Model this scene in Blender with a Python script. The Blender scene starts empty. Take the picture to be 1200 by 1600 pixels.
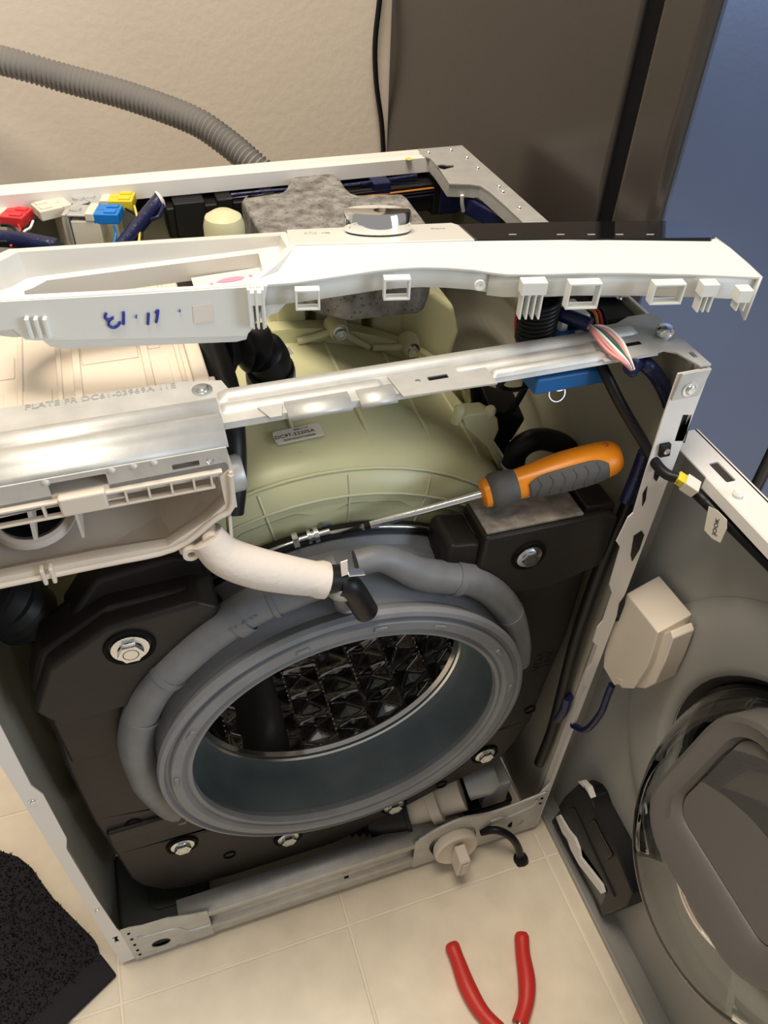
import bpy, bmesh, math, random
from mathutils import Vector as V, Matrix, Euler, noise
from mathutils.geometry import tessellate_polygon

random.seed(7)
PI = math.pi
SC = bpy.context.scene
COL = SC.collection

# ------------------------------------------------------------------ camera
CAM_P = V((0.1803980, -0.4076269, 1.1418122))
CAM_R = Euler((0.8081526, -0.0341655, -0.3261253), 'XYZ')
FPX = 1221.1765                       # focal length in pixels of the 1200x1600 frame
cd = bpy.data.cameras.new('camera'); cam = bpy.data.objects.new('camera', cd); COL.objects.link(cam)
cam.location = CAM_P; cam.rotation_euler = CAM_R
cd.sensor_fit = 'VERTICAL'; cd.sensor_height = 24.0; cd.lens = 24.0 * FPX / 1600.0
cd.clip_start = 0.01; cd.clip_end = 50
SC.camera = cam

# ------------------------------------------------------------------ world, lights, exposure
w = bpy.data.worlds.new('world'); SC.world = w; w.use_nodes = True
w.node_tree.nodes['Background'].inputs[0].default_value = (0.79, 0.755, 0.70, 1)
w.node_tree.nodes['Background'].inputs[1].default_value = 0.36

def area(name, loc, look, sx, sy, power, color):
    l = bpy.data.lights.new(name, 'AREA'); l.shape = 'RECTANGLE'; l.size = sx; l.size_y = sy
    l.energy = power; l.color = color
    o = bpy.data.objects.new(name, l); COL.objects.link(o); o.location = loc
    o.rotation_euler = (V(look) - V(loc)).to_track_quat('-Z', 'Y').to_euler()
    return o
area('ceiling_lamp_light', (0.15, 0.05, 2.40), (0.2, 0.1, 0), 0.75, 0.75, 31, (1.0, 0.88, 0.72))
area('window_daylight', (2.3, -1.9, 1.45), (0.3, 0.0, 0.55), 1.1, 1.3, 34, (0.74, 0.85, 1.0))
SC.view_settings.view_transform = 'Standard'
SC.view_settings.look = 'None'
SC.view_settings.gamma = 1.0
SC.view_settings.use_curve_mapping = False
SC.view_settings.exposure = 0.25

# ------------------------------------------------------------------ measuring helpers
_RM = CAM_R.to_matrix()
def ray(px, py):
    return _RM @ V(((px - 600) / FPX, -(py - 800) / FPX, -1.0))
def site(px, py, ax, val):
    """point of the plane x/y/z = val that is seen at a pixel (used as a measuring rod)"""
    d = ray(px, py); i = 'XYZ'.index(ax)
    return CAM_P + d * ((val - CAM_P[i]) / d[i])
def hit(px, py, p0, n):
    d = ray(px, py)
    return CAM_P + d * (((V(p0) - CAM_P).dot(n)) / d.dot(n))

# ------------------------------------------------------------------ materials
MATS = {}
def mat(name, col, rough=0.5, metal=0.0, bump=0.0, bscale=60.0, var=0.0, vscale=12.0, spec=0.5,
        trans=0.0, ior=1.45, coat=0.0, alpha=1.0, sss=0.0, bdetail=4.0, stretch=None, col2=None):
    if name in MATS: return MATS[name]
    m = bpy.data.materials.new(name); m.use_nodes = True
    nt = m.node_tree; b = nt.nodes['Principled BSDF']
    b.inputs['Base Color'].default_value = (*col, 1); b.inputs['Roughness'].default_value = rough
    b.inputs['Metallic'].default_value = metal; b.inputs['Specular IOR Level'].default_value = spec
    b.inputs['Transmission Weight'].default_value = trans; b.inputs['IOR'].default_value = ior
    b.inputs['Coat Weight'].default_value = coat; b.inputs['Alpha'].default_value = alpha
    if sss:
        b.inputs['Subsurface Weight'].default_value = sss
        b.inputs['Subsurface Radius'].default_value = (0.02, 0.018, 0.01)
        b.inputs['Subsurface Scale'].default_value = 0.6
    if bump or var:
        tc = nt.nodes.new('ShaderNodeTexCoord'); mp = nt.nodes.new('ShaderNodeMapping')
        g = nt.nodes.new('ShaderNodeNewGeometry')
        nt.links.new(g.outputs['Position'], mp.inputs['Vector'])
        if stretch: mp.inputs['Scale'].default_value = stretch
    if var:
        n = nt.nodes.new('ShaderNodeTexNoise'); n.inputs['Scale'].default_value = vscale; n.inputs['Detail'].default_value = 5
        nt.links.new(mp.outputs[0], n.inputs['Vector'])
        r = nt.nodes.new('ShaderNodeValToRGB')
        c2 = col2 or tuple(max(0, c * (1 - var)) for c in col)
        c1 = tuple(min(1, c * (1 + var)) for c in col) if not col2 else col
        r.color_ramp.elements[0].position = 0.3; r.color_ramp.elements[0].color = (*c2, 1)
        r.color_ramp.elements[1].position = 0.7; r.color_ramp.elements[1].color = (*c1, 1)
        nt.links.new(n.outputs['Fac'], r.inputs['Fac']); nt.links.new(r.outputs['Color'], b.inputs['Base Color'])
    if bump:
        n2 = nt.nodes.new('ShaderNodeTexNoise'); n2.inputs['Scale'].default_value = bscale; n2.inputs['Detail'].default_value = bdetail
        nt.links.new(mp.outputs[0], n2.inputs['Vector'])
        bn = nt.nodes.new('ShaderNodeBump'); bn.inputs['Strength'].default_value = bump; bn.inputs['Distance'].default_value = 0.002
        nt.links.new(n2.outputs['Fac'], bn.inputs['Height']); nt.links.new(bn.outputs['Normal'], b.inputs['Normal'])
    MATS[name] = m
    return m

M_WALL = mat('wall_paint', (0.79, 0.705, 0.60), 0.75, bump=0.35, bscale=90, spec=0.3)
M_TILE = mat('vinyl_tile', (0.78, 0.69, 0.55), 0.30, bump=0.06, bscale=55, var=0.07, vscale=22)
M_GROUT = mat('grout', (0.84, 0.76, 0.63), 0.7)
M_RUG = mat('rug_pile', (0.010, 0.010, 0.012), 0.95, bump=0.9, bscale=500, var=0.5, vscale=300, spec=0.1)
M_RUGB = mat('rug_binding', (0.020, 0.019, 0.022), 0.85, bump=0.5, bscale=700, spec=0.2)
M_FRS = mat('fridge_side', (0.050, 0.043, 0.038), 0.22, bump=0.06, bscale=900, var=0.04, vscale=5, spec=0.45)
M_FRF = mat('fridge_front_reflection', (0.105, 0.135, 0.225), 0.28, metal=0.45, bump=0.03, bscale=200, var=0.10, vscale=3)  # dark door metal with its blue reflection put into the base colour
M_BLACK = mat('black_plastic', (0.008, 0.008, 0.009), 0.45, spec=0.3)
M_VOID = mat('black_gasket_and_slot_shade', (0.004, 0.004, 0.005), 0.8, spec=0.15)  # gasket black; also stands in for shade inside slots and other openings
M_WHITE = mat('white_plastic', (0.73, 0.72, 0.68), 0.30, coat=0.15)
M_WHITE2 = mat('white_plastic_matte', (0.74, 0.75, 0.71), 0.45)
M_PAINT = mat('white_painted_steel', (0.78, 0.75, 0.71), 0.35)
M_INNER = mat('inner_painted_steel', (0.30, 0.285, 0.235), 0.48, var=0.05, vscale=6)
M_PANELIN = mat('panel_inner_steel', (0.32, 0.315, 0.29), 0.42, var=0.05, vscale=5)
M_GALV = mat('galvanised_steel', (0.56, 0.56, 0.545), 0.56, metal=0.60, bump=0.05, bscale=220, var=0.08, vscale=60)
M_CHROME = mat('chrome', (0.85, 0.86, 0.88), 0.06, metal=1.0)
M_ZINC = mat('zinc_bolt', (0.72, 0.74, 0.76), 0.22, metal=1.0)
M_STEEL = mat('drum_steel', (0.52, 0.51, 0.50), 0.11, metal=1.0)
M_STEELR = mat('drum_ring_steel', (0.75, 0.75, 0.75), 0.15, metal=1.0)
M_TUB = mat('tub_plastic', (0.56, 0.555, 0.335), 0.36, sss=0.25, var=0.05, vscale=7)
M_TUB2 = mat('tub_rib_plastic', (0.62, 0.61, 0.39), 0.36, sss=0.25)
M_BEIGE = mat('beige_plastic', (0.70, 0.625, 0.53), 0.45, sss=0.05)
M_CREAM = mat('cream_plastic', (0.70, 0.62, 0.52), 0.50)
M_RUB = mat('grey_rubber', (0.205, 0.215, 0.232), 0.48, var=0.10, vscale=30, bump=0.04, bscale=120)
M_RUBD = mat('grey_rubber_tube', (0.165, 0.172, 0.182), 0.48, var=0.12, vscale=40, bump=0.04, bscale=120)
M_RUBI = mat('grey_rubber_sleeve', (0.120, 0.155, 0.170), 0.45, var=0.15, vscale=25)
M_BRUB = mat('black_rubber', (0.008, 0.008, 0.009), 0.42, spec=0.35)
M_CW = mat('counterweight_cast', (0.017, 0.014, 0.0125), 0.45, spec=0.32, var=0.30, vscale=9, bump=0.10, bscale=90)
M_CWT = mat('counterweight_cut_face', (0.19, 0.17, 0.145), 0.70, bump=0.8, bscale=160, var=0.45, vscale=80)
M_ORANGE = mat('orange_plastic', (0.84, 0.27, 0.010), 0.32)
M_GRIP = mat('grip_rubber', (0.085, 0.083, 0.080), 0.62)
M_RED = mat('red_grip', (0.58, 0.030, 0.022), 0.45, bump=0.08, bscale=120)
M_BLUE = mat('blue_plastic', (0.015, 0.13, 0.38), 0.40)
M_BLUET = mat('blue_harness_tape', (0.008, 0.012, 0.055), 0.32, bump=0.5, bscale=160)
M_SLEEVE = mat('white_sleeve', (0.66, 0.60, 0.54), 0.80, bump=0.25, bscale=220)
M_HOSE = mat('grey_corrugated_hose', (0.285, 0.270, 0.255), 0.42)
M_DARKIN = mat('dark_grey_insert', (0.120, 0.112, 0.104), 0.34, bump=0.12, bscale=1200)
M_GLASS = mat('door_glass', (0.93, 0.95, 0.95), 0.02, trans=1.0, ior=1.38)
M_SCREEN = mat('display_glass', (0.006, 0.006, 0.008), 0.08, coat=0.5)
M_PAPER = mat('label_paper', (0.74, 0.70, 0.62), 0.6)
M_INK = mat('black_ink', (0.03, 0.03, 0.035), 0.6)
M_GINK = mat('grey_ink', (0.30, 0.29, 0.28), 0.6)
M_BINK = mat('blue_marker_ink', (0.02, 0.035, 0.30), 0.5)
M_PINK = mat('pink_detergent_stain', (0.75, 0.28, 0.45), 0.6)
M_WR = mat('red_connector', (0.72, 0.045, 0.05), 0.38)
M_WY = mat('yellow_connector', (0.72, 0.58, 0.03), 0.38)
M_WB = mat('blue_connector', (0.010, 0.20, 0.62), 0.38)
M_WC = mat('cream_connector', (0.74, 0.68, 0.57), 0.42)
M_TEAL = mat('teal_coil_plastic', (0.07, 0.28, 0.25), 0.4)
M_W1 = mat('wire_pink', (0.70, 0.28, 0.27), 0.4)
M_W2 = mat('wire_white', (0.78, 0.76, 0.72), 0.4)
M_W3 = mat('wire_green', (0.02, 0.12, 0.08), 0.4)
M_W4 = mat('wire_orange', (0.70, 0.28, 0.06), 0.4)
M_W5 = mat('wire_yellow', (0.72, 0.58, 0.10), 0.4)
M_W6 = mat('wire_red', (0.55, 0.04, 0.04), 0.4)
M_CLAMP = mat('grey_clamp', (0.42, 0.43, 0.42), 0.4, metal=0.3)

def concrete():
    m = bpy.data.materials.new('concrete'); m.use_nodes = True; nt = m.node_tree; b = nt.nodes['Principled BSDF']
    g = nt.nodes.new('ShaderNodeNewGeometry')
    n = nt.nodes.new('ShaderNodeTexNoise'); n.inputs['Scale'].default_value = 70; n.inputs['Detail'].default_value = 8
    vo = nt.nodes.new('ShaderNodeTexVoronoi'); vo.inputs['Scale'].default_value = 190
    nt.links.new(g.outputs['Position'], n.inputs['Vector']); nt.links.new(g.outputs['Position'], vo.inputs['Vector'])
    r = nt.nodes.new('ShaderNodeValToRGB')
    r.color_ramp.elements[0].position = 0.32; r.color_ramp.elements[0].color = (0.12, 0.112, 0.103, 1)
    r.color_ramp.elements[1].position = 0.66; r.color_ramp.elements[1].color = (0.31, 0.295, 0.275, 1)
    r2 = nt.nodes.new('ShaderNodeValToRGB')
    r2.color_ramp.elements[0].position = 0.12; r2.color_ramp.elements[0].color = (0.25, 0.25, 0.25, 1)
    r2.color_ramp.elements[1].position = 0.28; r2.color_ramp.elements[1].color = (1, 1, 1, 1)
    mx = nt.nodes.new('ShaderNodeMixRGB'); mx.blend_type = 'MULTIPLY'; mx.inputs['Fac'].default_value = 0.8
    nt.links.new(n.outputs['Fac'], r.inputs['Fac']); nt.links.new(vo.outputs['Distance'], r2.inputs['Fac'])
    nt.links.new(r.outputs['Color'], mx.inputs['Color1']); nt.links.new(r2.outputs['Color'], mx.inputs['Color2'])
    nt.links.new(mx.outputs['Color'], b.inputs['Base Color']); b.inputs['Roughness'].default_value = 0.9
    bn = nt.nodes.new('ShaderNodeBump'); bn.inputs['Strength'].default_value = 0.7; bn.inputs['Distance'].default_value = 0.003
    nt.links.new(mx.outputs['Color'], bn.inputs['Height']); nt.links.new(bn.outputs['Normal'], b.inputs['Normal'])
    return m
M_CONC = concrete()

# ------------------------------------------------------------------ object helpers
WLOC = {}
def tag(o, label=None, cat=None, group=None, kind=None):
    if label: o['label'] = label
    if cat: o['category'] = cat
    if group: o['group'] = group
    if kind: o['kind'] = kind
    return o
def empty(name, loc, label=None, cat=None, group=None, kind=None):
    o = bpy.data.objects.new(name, None); COL.objects.link(o); o.location = loc; o.empty_display_size = 0.05
    WLOC[o] = V(loc)
    return tag(o, label, cat, group, kind)
def mk(name, verts, faces, m, parent=None, smooth=True, bevel=0.0, seg=2, sub=0, solid=0.0, angle=35, label=None):
    verts = [V(v) for v in verts]
    lo = V([min(v[i] for v in verts) for i in range(3)]); hi = V([max(v[i] for v in verts) for i in range(3)])
    c = (lo + hi) / 2
    if parent is None: c.z = lo.z
    me = bpy.data.meshes.new(name); me.from_pydata([v - c for v in verts], [], faces)
    bm = bmesh.new(); bm.from_mesh(me); bmesh.ops.recalc_face_normals(bm, faces=bm.faces); bm.to_mesh(me); bm.free()
    if m: me.materials.append(m)
    o = bpy.data.objects.new(name, me); COL.objects.link(o); o.location = c; WLOC[o] = c
    if parent is not None:
        o.parent = parent; o.matrix_parent_inverse = Matrix.Translation(-WLOC[parent])
    if smooth:
        me.polygons.foreach_set('use_smooth', [True] * len(me.polygons))
        if not sub: me.set_sharp_from_angle(angle=math.radians(angle))
    if solid:
        s = o.modifiers.new('solid', 'SOLIDIFY'); s.thickness = solid; s.offset = 0
    if bevel:
        b = o.modifiers.new('bevel', 'BEVEL'); b.width = bevel; b.segments = seg; b.limit_method = 'ANGLE'; b.angle_limit = math.radians(30)
        b.harden_normals = True
        me.polygons.foreach_set('use_smooth', [True] * len(me.polygons))
    if sub:
        s = o.modifiers.new('sub', 'SUBSURF'); s.levels = sub; s.render_levels = sub
    if label: o['label'] = label
    return o

class G:
    """collects pieces of ONE part"""
    def __init__(s): s.v = []; s.f = []
    def add(s, v, f):
        k = len(s.v); s.v += [V(p) for p in v]; s.f += [tuple(i + k for i in q) for q in f]; return s
    def build(s, name, m, parent=None, **kw): return mk(name, s.v, s.f, m, parent, **kw)

def box_g(x0, x1, y0, y1, z0, z1):
    v = [(x, y, z) for x in (x0, x1) for y in (y0, y1) for z in (z0, z1)]
    f = [(0, 1, 3, 2), (4, 6, 7, 5), (0, 4, 5, 1), (2, 3, 7, 6), (0, 2, 6, 4), (1, 5, 7, 3)]
    return v, f
def box(name, x0, x1, y0, y1, z0, z1, m, parent=None, bevel=0.001, **kw):
    v, f = box_g(x0, x1, y0, y1, z0, z1); return mk(name, v, f, m, parent, bevel=bevel, **kw)
def obox_g(c, u, v, n, su, sv, sn):
    c, u, v, n = V(c), V(u).normalized(), V(v).normalized(), V(n).normalized()
    vs = [c + u * a * su / 2 + v * b * sv / 2 + n * d * sn / 2 for a in (-1, 1) for b in (-1, 1) for d in (-1, 1)]
    return vs, box_g(0, 1, 0, 1, 0, 1)[1]
def basis(n, up=(0, 0, 1)):
    n = V(n).normalized(); up = V(up)
    if abs(n.dot(up)) > 0.95: up = V((0, 1, 0))
    u = up.cross(n).normalized(); v = n.cross(u).normalized()
    return u, v, n
def prism_g(loops3, off):
    """solid between planar loops (outer + holes) and the same loops moved by off"""
    off = V(off); flat = [V(p) for L in loops3 for p in L]
    tris = tessellate_polygon([[V(p) for p in L] for L in loops3])
    n = len(flat); v = flat + [p + off for p in flat]; f = []
    for t in tris: f.append(tuple(t)); f.append(tuple(i + n for i in reversed(t)))
    k = 0
    for L in loops3:
        q = len(L)
        for i in range(q):
            a, b = k + i, k + (i + 1) % q
            f.append((a, b, b + n, a + n))
        k += q
    return v, f
def prism(name, loops3, off, m, parent=None, **kw):
    v, f = prism_g(loops3, off); kw.setdefault('bevel', 0.0); return mk(name, v, f, m, parent, **kw)
def rrect(cx, cy, w_, h_, r, n=4):
    out = []
    for (sx, sy, a0) in ((1, 1, 0), (-1, 1, PI / 2), (-1, -1, PI), (1, -1, 1.5 * PI)):
        for i in range(n + 1):
            a = a0 + i / n * PI / 2
            out.append((cx + sx * (w_ / 2 - r) + r * math.cos(a), cy + sy * (h_ / 2 - r) + r * math.sin(a)))
    return out
def circ(cx, cy, r, n=20):
    return [(cx + r * math.cos(2 * PI * i / n), cy + r * math.sin(2 * PI * i / n)) for i in range(n)]
def catmull(pts, per=8):
    pts = [V(p) for p in pts]
    if len(pts) == 2: return [pts[0].lerp(pts[1], i / per) for i in range(per + 1)]
    P = [pts[0] * 2 - pts[1]] + pts + [pts[-1] * 2 - pts[-2]]; out = []
    for i in range(1, len(P) - 2):
        a, b, c, d = P[i - 1], P[i], P[i + 1], P[i + 2]
        for k in range(per):
            t = k / per
            out.append(0.5 * ((2 * b) + (c - a) * t + (2 * a - 5 * b + 4 * c - d) * t * t + (3 * b - a - 3 * c + d) * t ** 3))
    out.append(pts[-1]); return out
def resample(pts, step):
    L = [0]
    for a, b in zip(pts, pts[1:]): L.append(L[-1] + (b - a).length)
    n = max(2, int(L[-1] / step)); out = []; j = 0
    for i in range(n + 1):
        s = L[-1] * i / n
        while j < len(L) - 2 and L[j + 1] < s: j += 1
        t = (s - L[j]) / max(1e-9, L[j + 1] - L[j]); out.append(pts[j].lerp(pts[j + 1], t))
    return out, L[-1]
def sweep_g(pts, rfun, nseg=12, caps=True, closed=False, oval=None):
    n = len(pts); T = []
    for i in range(n):
        a = pts[(i - 1) % n] if closed or i > 0 else pts[i]; b = pts[(i + 1) % n] if closed or i < n - 1 else pts[i]
        T.append((b - a).normalized())
    u = basis(T[0])[0]; v = []; f = []
    for i in range(n):
        u = (u - T[i] * u.dot(T[i])).normalized(); w_ = T[i].cross(u)
        r = rfun(i, i / max(1, n - 1)) if callable(rfun) else rfun
        for k in range(nseg):
            a = 2 * PI * k / nseg
            v.append(pts[i] + (u * math.cos(a) + w_ * math.sin(a) * (oval or 1.0)) * r)
    for i in range(n if closed else n - 1):
        j = (i + 1) % n
        for k in range(nseg):
            f.append((i * nseg + k, i * nseg + (k + 1) % nseg, j * nseg + (k + 1) % nseg, j * nseg + k))
    if caps and not closed:
        f.append(tuple(range(nseg))); f.append(tuple((n - 1) * nseg + k for k in range(nseg)))
    return v, f
def tube(name, pts, r, m, parent=None, per=6, nseg=12, **kw):
    v, f = sweep_g(catmull(pts, per), r, nseg); return mk(name, v, f, m, parent, angle=60, **kw)
def corrugated(name, pts, r0, r1, pitch, m, parent=None, nseg=20, **kw):
    q, L = resample(catmull(pts, 12), pitch / 4)
    pat = [r0, (r0 + r1) / 2, r1, (r0 + r1) / 2]
    v, f = sweep_g(q, lambda i, t: pat[i % 4], nseg); return mk(name, v, f, m, parent, angle=24, **kw)
def lathe_g(prof, c, axis, seg=32, a0=0, a1=2 * PI, up=(0, 0, 1)):
    """prof: (radius, distance along axis)"""
    u, v_, n = basis(axis, up); c = V(c); full = abs(a1 - a0 - 2 * PI) < 1e-6; ns = seg if full else seg + 1
    vs = []; fs = []
    for r, h in prof:
        for k in range(ns):
            a = a0 + (a1 - a0) * k / seg
            vs.append(c + n * h + (u * math.cos(a) + v_ * math.sin(a)) * max(r, 1e-5))
    for i in range(len(prof) - 1):
        for k in range(seg):
            k2 = (k + 1) % ns
            fs.append((i * ns + k, i * ns + k2, (i + 1) * ns + k2, (i + 1) * ns + k))
    if full and prof[0][0] < 1e-4: pass
    return vs, fs
def lathe(name, prof, c, axis, m, parent=None, seg=32, **kw):
    v, f = lathe_g(prof, c, axis, seg); kw.setdefault('angle', 40); return mk(name, v, f, m, parent, **kw)
def extrude_x(name, prof, x0, x1, m, parent=None, thick=0.0012, **kw):
    """sheet-metal strip: open profile of (y, z) run from x0 to x1"""
    v = [(x0, y, z) for y, z in prof] + [(x1, y, z) for y, z in prof]; n = len(prof)
    f = [(i, i + 1, n + i + 1, n + i) for i in range(n - 1)]
    return mk(name, v, f, m, parent, solid=thick, **kw)
def text(name, body, size, origin, u, v_, m, parent=None, depth=0.0003, align='CENTER', bold=0.0):
    cu = bpy.data.curves.new(name, 'FONT'); cu.body = body; cu.size = size; cu.extrude = depth; cu.offset = bold
    cu.align_x = align; cu.align_y = 'CENTER'; cu.resolution_u = 3
    t = bpy.data.objects.new('tmp', cu); COL.objects.link(t)
    dg = bpy.context.evaluated_depsgraph_get(); me = bpy.data.meshes.new_from_object(t.evaluated_get(dg))
    bpy.data.objects.remove(t)
    U, W = V(u).normalized(), V(v_).normalized(); N = U.cross(W)
    vs = [V(origin) + U * p.co.x + W * p.co.y + N * p.co.z for p in me.vertices]
    fs = [tuple(p.vertices) for p in me.polygons]
    bpy.data.meshes.remove(me)
    return mk(name, vs, fs, m, parent, smooth=False)
def screw(name, p, n, r, m, parent, hexa=False, washer=1.5, h=None):
    """pan-head screw with cross recess, or flanged hex bolt"""
    h = h or r * 0.7; u, v_, n = basis(n)
    g = G(); g.add(*lathe_g([(r * washer, -0.0005), (r * washer, r * 0.18), (r * 0.95, r * 0.25)], p, n, 24))
    if hexa:
        hx = [V(p) + (u * math.cos(PI / 3 * k) + v_ * math.sin(PI / 3 * k)) * r + n * r * 0.2 for k in range(6)]
        g.add(*prism_g([hx], n * h)); g.add(*lathe_g([(r * 0.62, h + r * 0.2), (r * 0.55, h + r * 0.2), (r * 0.45, h * 0.7), (0, h * 0.7)], p, n, 16))
    else:
        g.add(*lathe_g([(r, r * 0.2), (r * 0.95, h * 0.7), (r * 0.7, h), (0, h * 1.08)], p, n, 24))
    o = g.build(name, m, parent, angle=30)
    if not hexa:
        q = G(); c = V(p) + n * (h * 1.05)
        q.add(*obox_g(c, u, v_, n, r * 1.0, r * 0.22, r * 0.12)); q.add(*obox_g(c, u, v_, n, r * 0.22, r * 1.0, r * 0.12))
        q.build('cross_slot', M_VOID, None if parent is None else o, smooth=False) if parent is None or parent.parent is None else None
    return o

# ================================================================== SETTING
fl = box('floor', -1.5, 2.1, -1.85, 1.0, -0.06, -0.0015, M_GROUT, None, bevel=0); tag(fl, kind='structure')
tile0 = None
for i in range(-5, 7):
    for j in range(-6, 4):
        x0 = -0.006 + 0.300 * i; y0 = -0.044 + 0.300 * j
        if tile0 is None:
            tile0 = box('floor_tile', x0 + 0.0017, x0 + 0.2983, y0 + 0.0017, y0 + 0.2983, -0.004, 0, M_TILE, fl, bevel=0.0012)
            t = tile0
        else:
            t = tile0.copy(); COL.objects.link(t); t.location = (x0 + 0.15, y0 + 0.15, -0.002)
WY = 0.93
wb = box('wall_back', -1.5, 2.1, WY, WY + 0.1, 0, 2.5, M_WALL, None, bevel=0); tag(wb, kind='structure')
bb = box('baseboard_back', -1.5, 2.1, WY - 0.013, WY, 0, 0.09, M_PAINT, None, bevel=0.003); tag(bb, kind='structure')

# ------------------------------------------------------------------ refrigerator
FX = 0.645
fr = empty('refrigerator', (FX + 0.33, 0.53, 0), 'tall dark refrigerator with a blue reflection painted on its doors beside the washing machine', 'refrigerator')
box('cabinet', FX, FX + 0.70, 0.262, 0.905, 0.03, 1.78, M_FRS, fr, bevel=0.004)
box('door_gasket', FX + 0.005, FX + 0.695, 0.238, 0.264, 0.06, 1.76, M_VOID, fr, bevel=0.002)
for (a, b_) in ((FX, FX + 0.285), (FX + 0.29, FX + 0.70)):
    d = box('door', a, b_, 0.172, 0.240, 0.06, 1.77, M_FRS, fr, bevel=0.012, seg=4)
    box('door_front_skin', a + 0.010, b_ - 0.010, 0.1695, 0.175, 0.07, 1.76, M_FRF, d, bevel=0.002)
for sx in (0.05, 0.62): lathe('foot', [(0.02, 0), (0.02, 0.03), (0, 0.03)], (FX + sx, 0.32, 0.0), (0, 0, 1), M_BLACK, fr)
for sx in (0.05, 0.62): lathe('foot', [(0.02, 0), (0.02, 0.03), (0, 0.03)], (FX + sx, 0.86, 0.0), (0, 0, 1), M_BLACK, fr)

cord = tube('power_cord', [site(598, -40, 'Y', 0.915), site(592, 10, 'Y', 0.915), site(586, 70, 'Y', 0.915), site(588, 130, 'Y', 0.915), site(596, 190, 'Y', 0.915), site(599, 240, 'Y', 0.915), site(602, 330, 'Y', 0.915)], 0.0042, M_BRUB)
tag(cord, 'thin black power cord hanging on the wall beside the refrigerator', 'cord')

# ------------------------------------------------------------------ drain hose
h = corrugated('drain_hose', [site(450, 330, 'Y', 0.575), site(425, 285, 'Y', 0.60), site(392, 254, 'Y', 0.62), site(350, 219, 'Y', 0.65), site(300, 187, 'Y', 0.68), site(200, 150, 'Y', 0.73), site(100, 122, 'Y', 0.77), site(0, 94, 'Y', 0.80), site(-120, 70, 'Y', 0.86)],
               0.0140, 0.0178, 0.0062, M_HOSE)
tag(h, 'grey corrugated drain hose curving up the beige wall behind the washing machine', 'hose')

# ------------------------------------------------------------------ rug
RZ = 0.012
edge = [(-80, 1315), (-20, 1320), (0, 1329), (28, 1338), (50, 1356), (66, 1380), (84, 1404), (104, 1424), (124, 1444), (144, 1464), (150, 1473)]
band = [(150, 1473), (181, 1521), (97, 1602), (-150, 1800)]
Pe = [site(x, y, 'Z', RZ) for x, y in edge]
RC, RD_ = site(181, 1521, 'Z', RZ), site(97, 1602, 'Z', RZ)
e2 = (RD_ - RC).normalized(); e1 = V((-e2.y, e2.x, 0))
if e1.x > 0: e1 = -e1
outer = Pe + [RC + e1 * 0.030 + e2 * 0.004, RC + e1 * 0.030 + e2 * 0.62, Pe[0] + e2 * 0.62]
rug = empty('rug', (-0.15, 0.0, 0), 'black fuzzy rug lying on the floor left of the washing machine', 'rug')
def rug_pile():
    base = [V((p.x, p.y, 0.0005)) for p in outer]
    v, f = prism_g([base], (0, 0, RZ - 0.002)); o = mk('backing', v, f, M_RUGB, rug, smooth=False)
    # pile tufts as short blades scattered inside the outline
    xs = [p.x for p in outer]; ys = [p.y for p in outer]; g = G()
    def inside(x, y):
        c = False; n = len(outer); j = n - 1
        for i in range(n):
            a, b = outer[i], outer[j]
            if (a.y > y) != (b.y > y) and x < (b.x - a.x) * (y - a.y) / (b.y - a.y) + a.x: c = not c
            j = i
        return c
    k = 0
    while k < 14000:
        x = random.uniform(max(-0.50, min(xs)), max(xs) + 0.003); y = random.uniform(max(-0.35, min(ys)), max(ys))
        if not inside(x, y): continue
        k += 1; a = random.uniform(0, 2 * PI); l = random.uniform(0.003, 0.007); c, s = math.cos(a) * 0.0016, math.sin(a) * 0.0016
        dx, dy = random.uniform(-.004, .004), random.uniform(-.004, .004); z = RZ - 0.003
        g.add([(x - c, y - s, z), (x + c, y + s, z), (x + dx, y + dy, z + l)], [(0, 1, 2)])
    o = g.build('pile', M_RUG, rug, smooth=False); o['kind'] = 'stuff'
rug_pile()
b3 = [RC, RC + e2 * 0.62, RC + e2 * 0.62 + e1 * 0.037, RC + e1 * 0.037]
prism('binding', [[V((p.x, p.y, 0.001)) for p in b3]], (0, 0, 0.0105), M_RUGB, rug, bevel=0.003)

# ================================================================== WASHING MACHINE
WM = empty('washing_machine', (0.3, 0.25, 0), 'opened front-load washing machine with tub, drum and wiring exposed', 'washing machine')
W_, D_, H_ = 0.600, 0.500, 0.810
TC = V((0.306, 0.0, 0.425))          # tub / gasket axis

# --- side panels (embossed inner skin)
def side_panel(xo, sgn):
    ny, nz = 54, 90; v = []; f = []
    for j in range(nz + 1):
        for i in range(ny + 1):
            y = 0.012 + (D_ - 0.012) * i / ny; z = 0.012 + (H_ - 0.014) * j / nz
            r = math.hypot(y - 0.30, z - 0.45)
            e = 0.0
            for rc, wd in ((0.13, 0.022), (0.20, 0.020), (0.265, 0.016)):
                t = abs(r - rc) / wd
                if t < 1: e += 0.0045 * (0.5 + 0.5 * math.cos(PI * t))
            e *= max(0, min(1, (y - 0.03) / 0.05)) * max(0, min(1, (0.78 - z) / 0.05)) * max(0, min(1, (0.48 - y) / 0.03))
            v.append((xo + sgn * (0.0015 + e), y, z))
    for j in range(nz):
        for i in range(ny):
            a = j * (ny + 1) + i; f.append((a, a + 1, a + ny + 2, a + ny + 1))
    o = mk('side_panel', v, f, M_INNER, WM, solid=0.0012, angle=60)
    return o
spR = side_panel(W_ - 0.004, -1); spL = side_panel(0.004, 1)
# outer white skins
box('outer_skin', W_ - 0.003, W_, 0.0, D_, 0.012, H_, M_PAINT, spR, bevel=0)
box('outer_skin', 0.0, 0.003, 0.0, D_, 0.012, H_, M_PAINT, spL, bevel=0)
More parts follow.
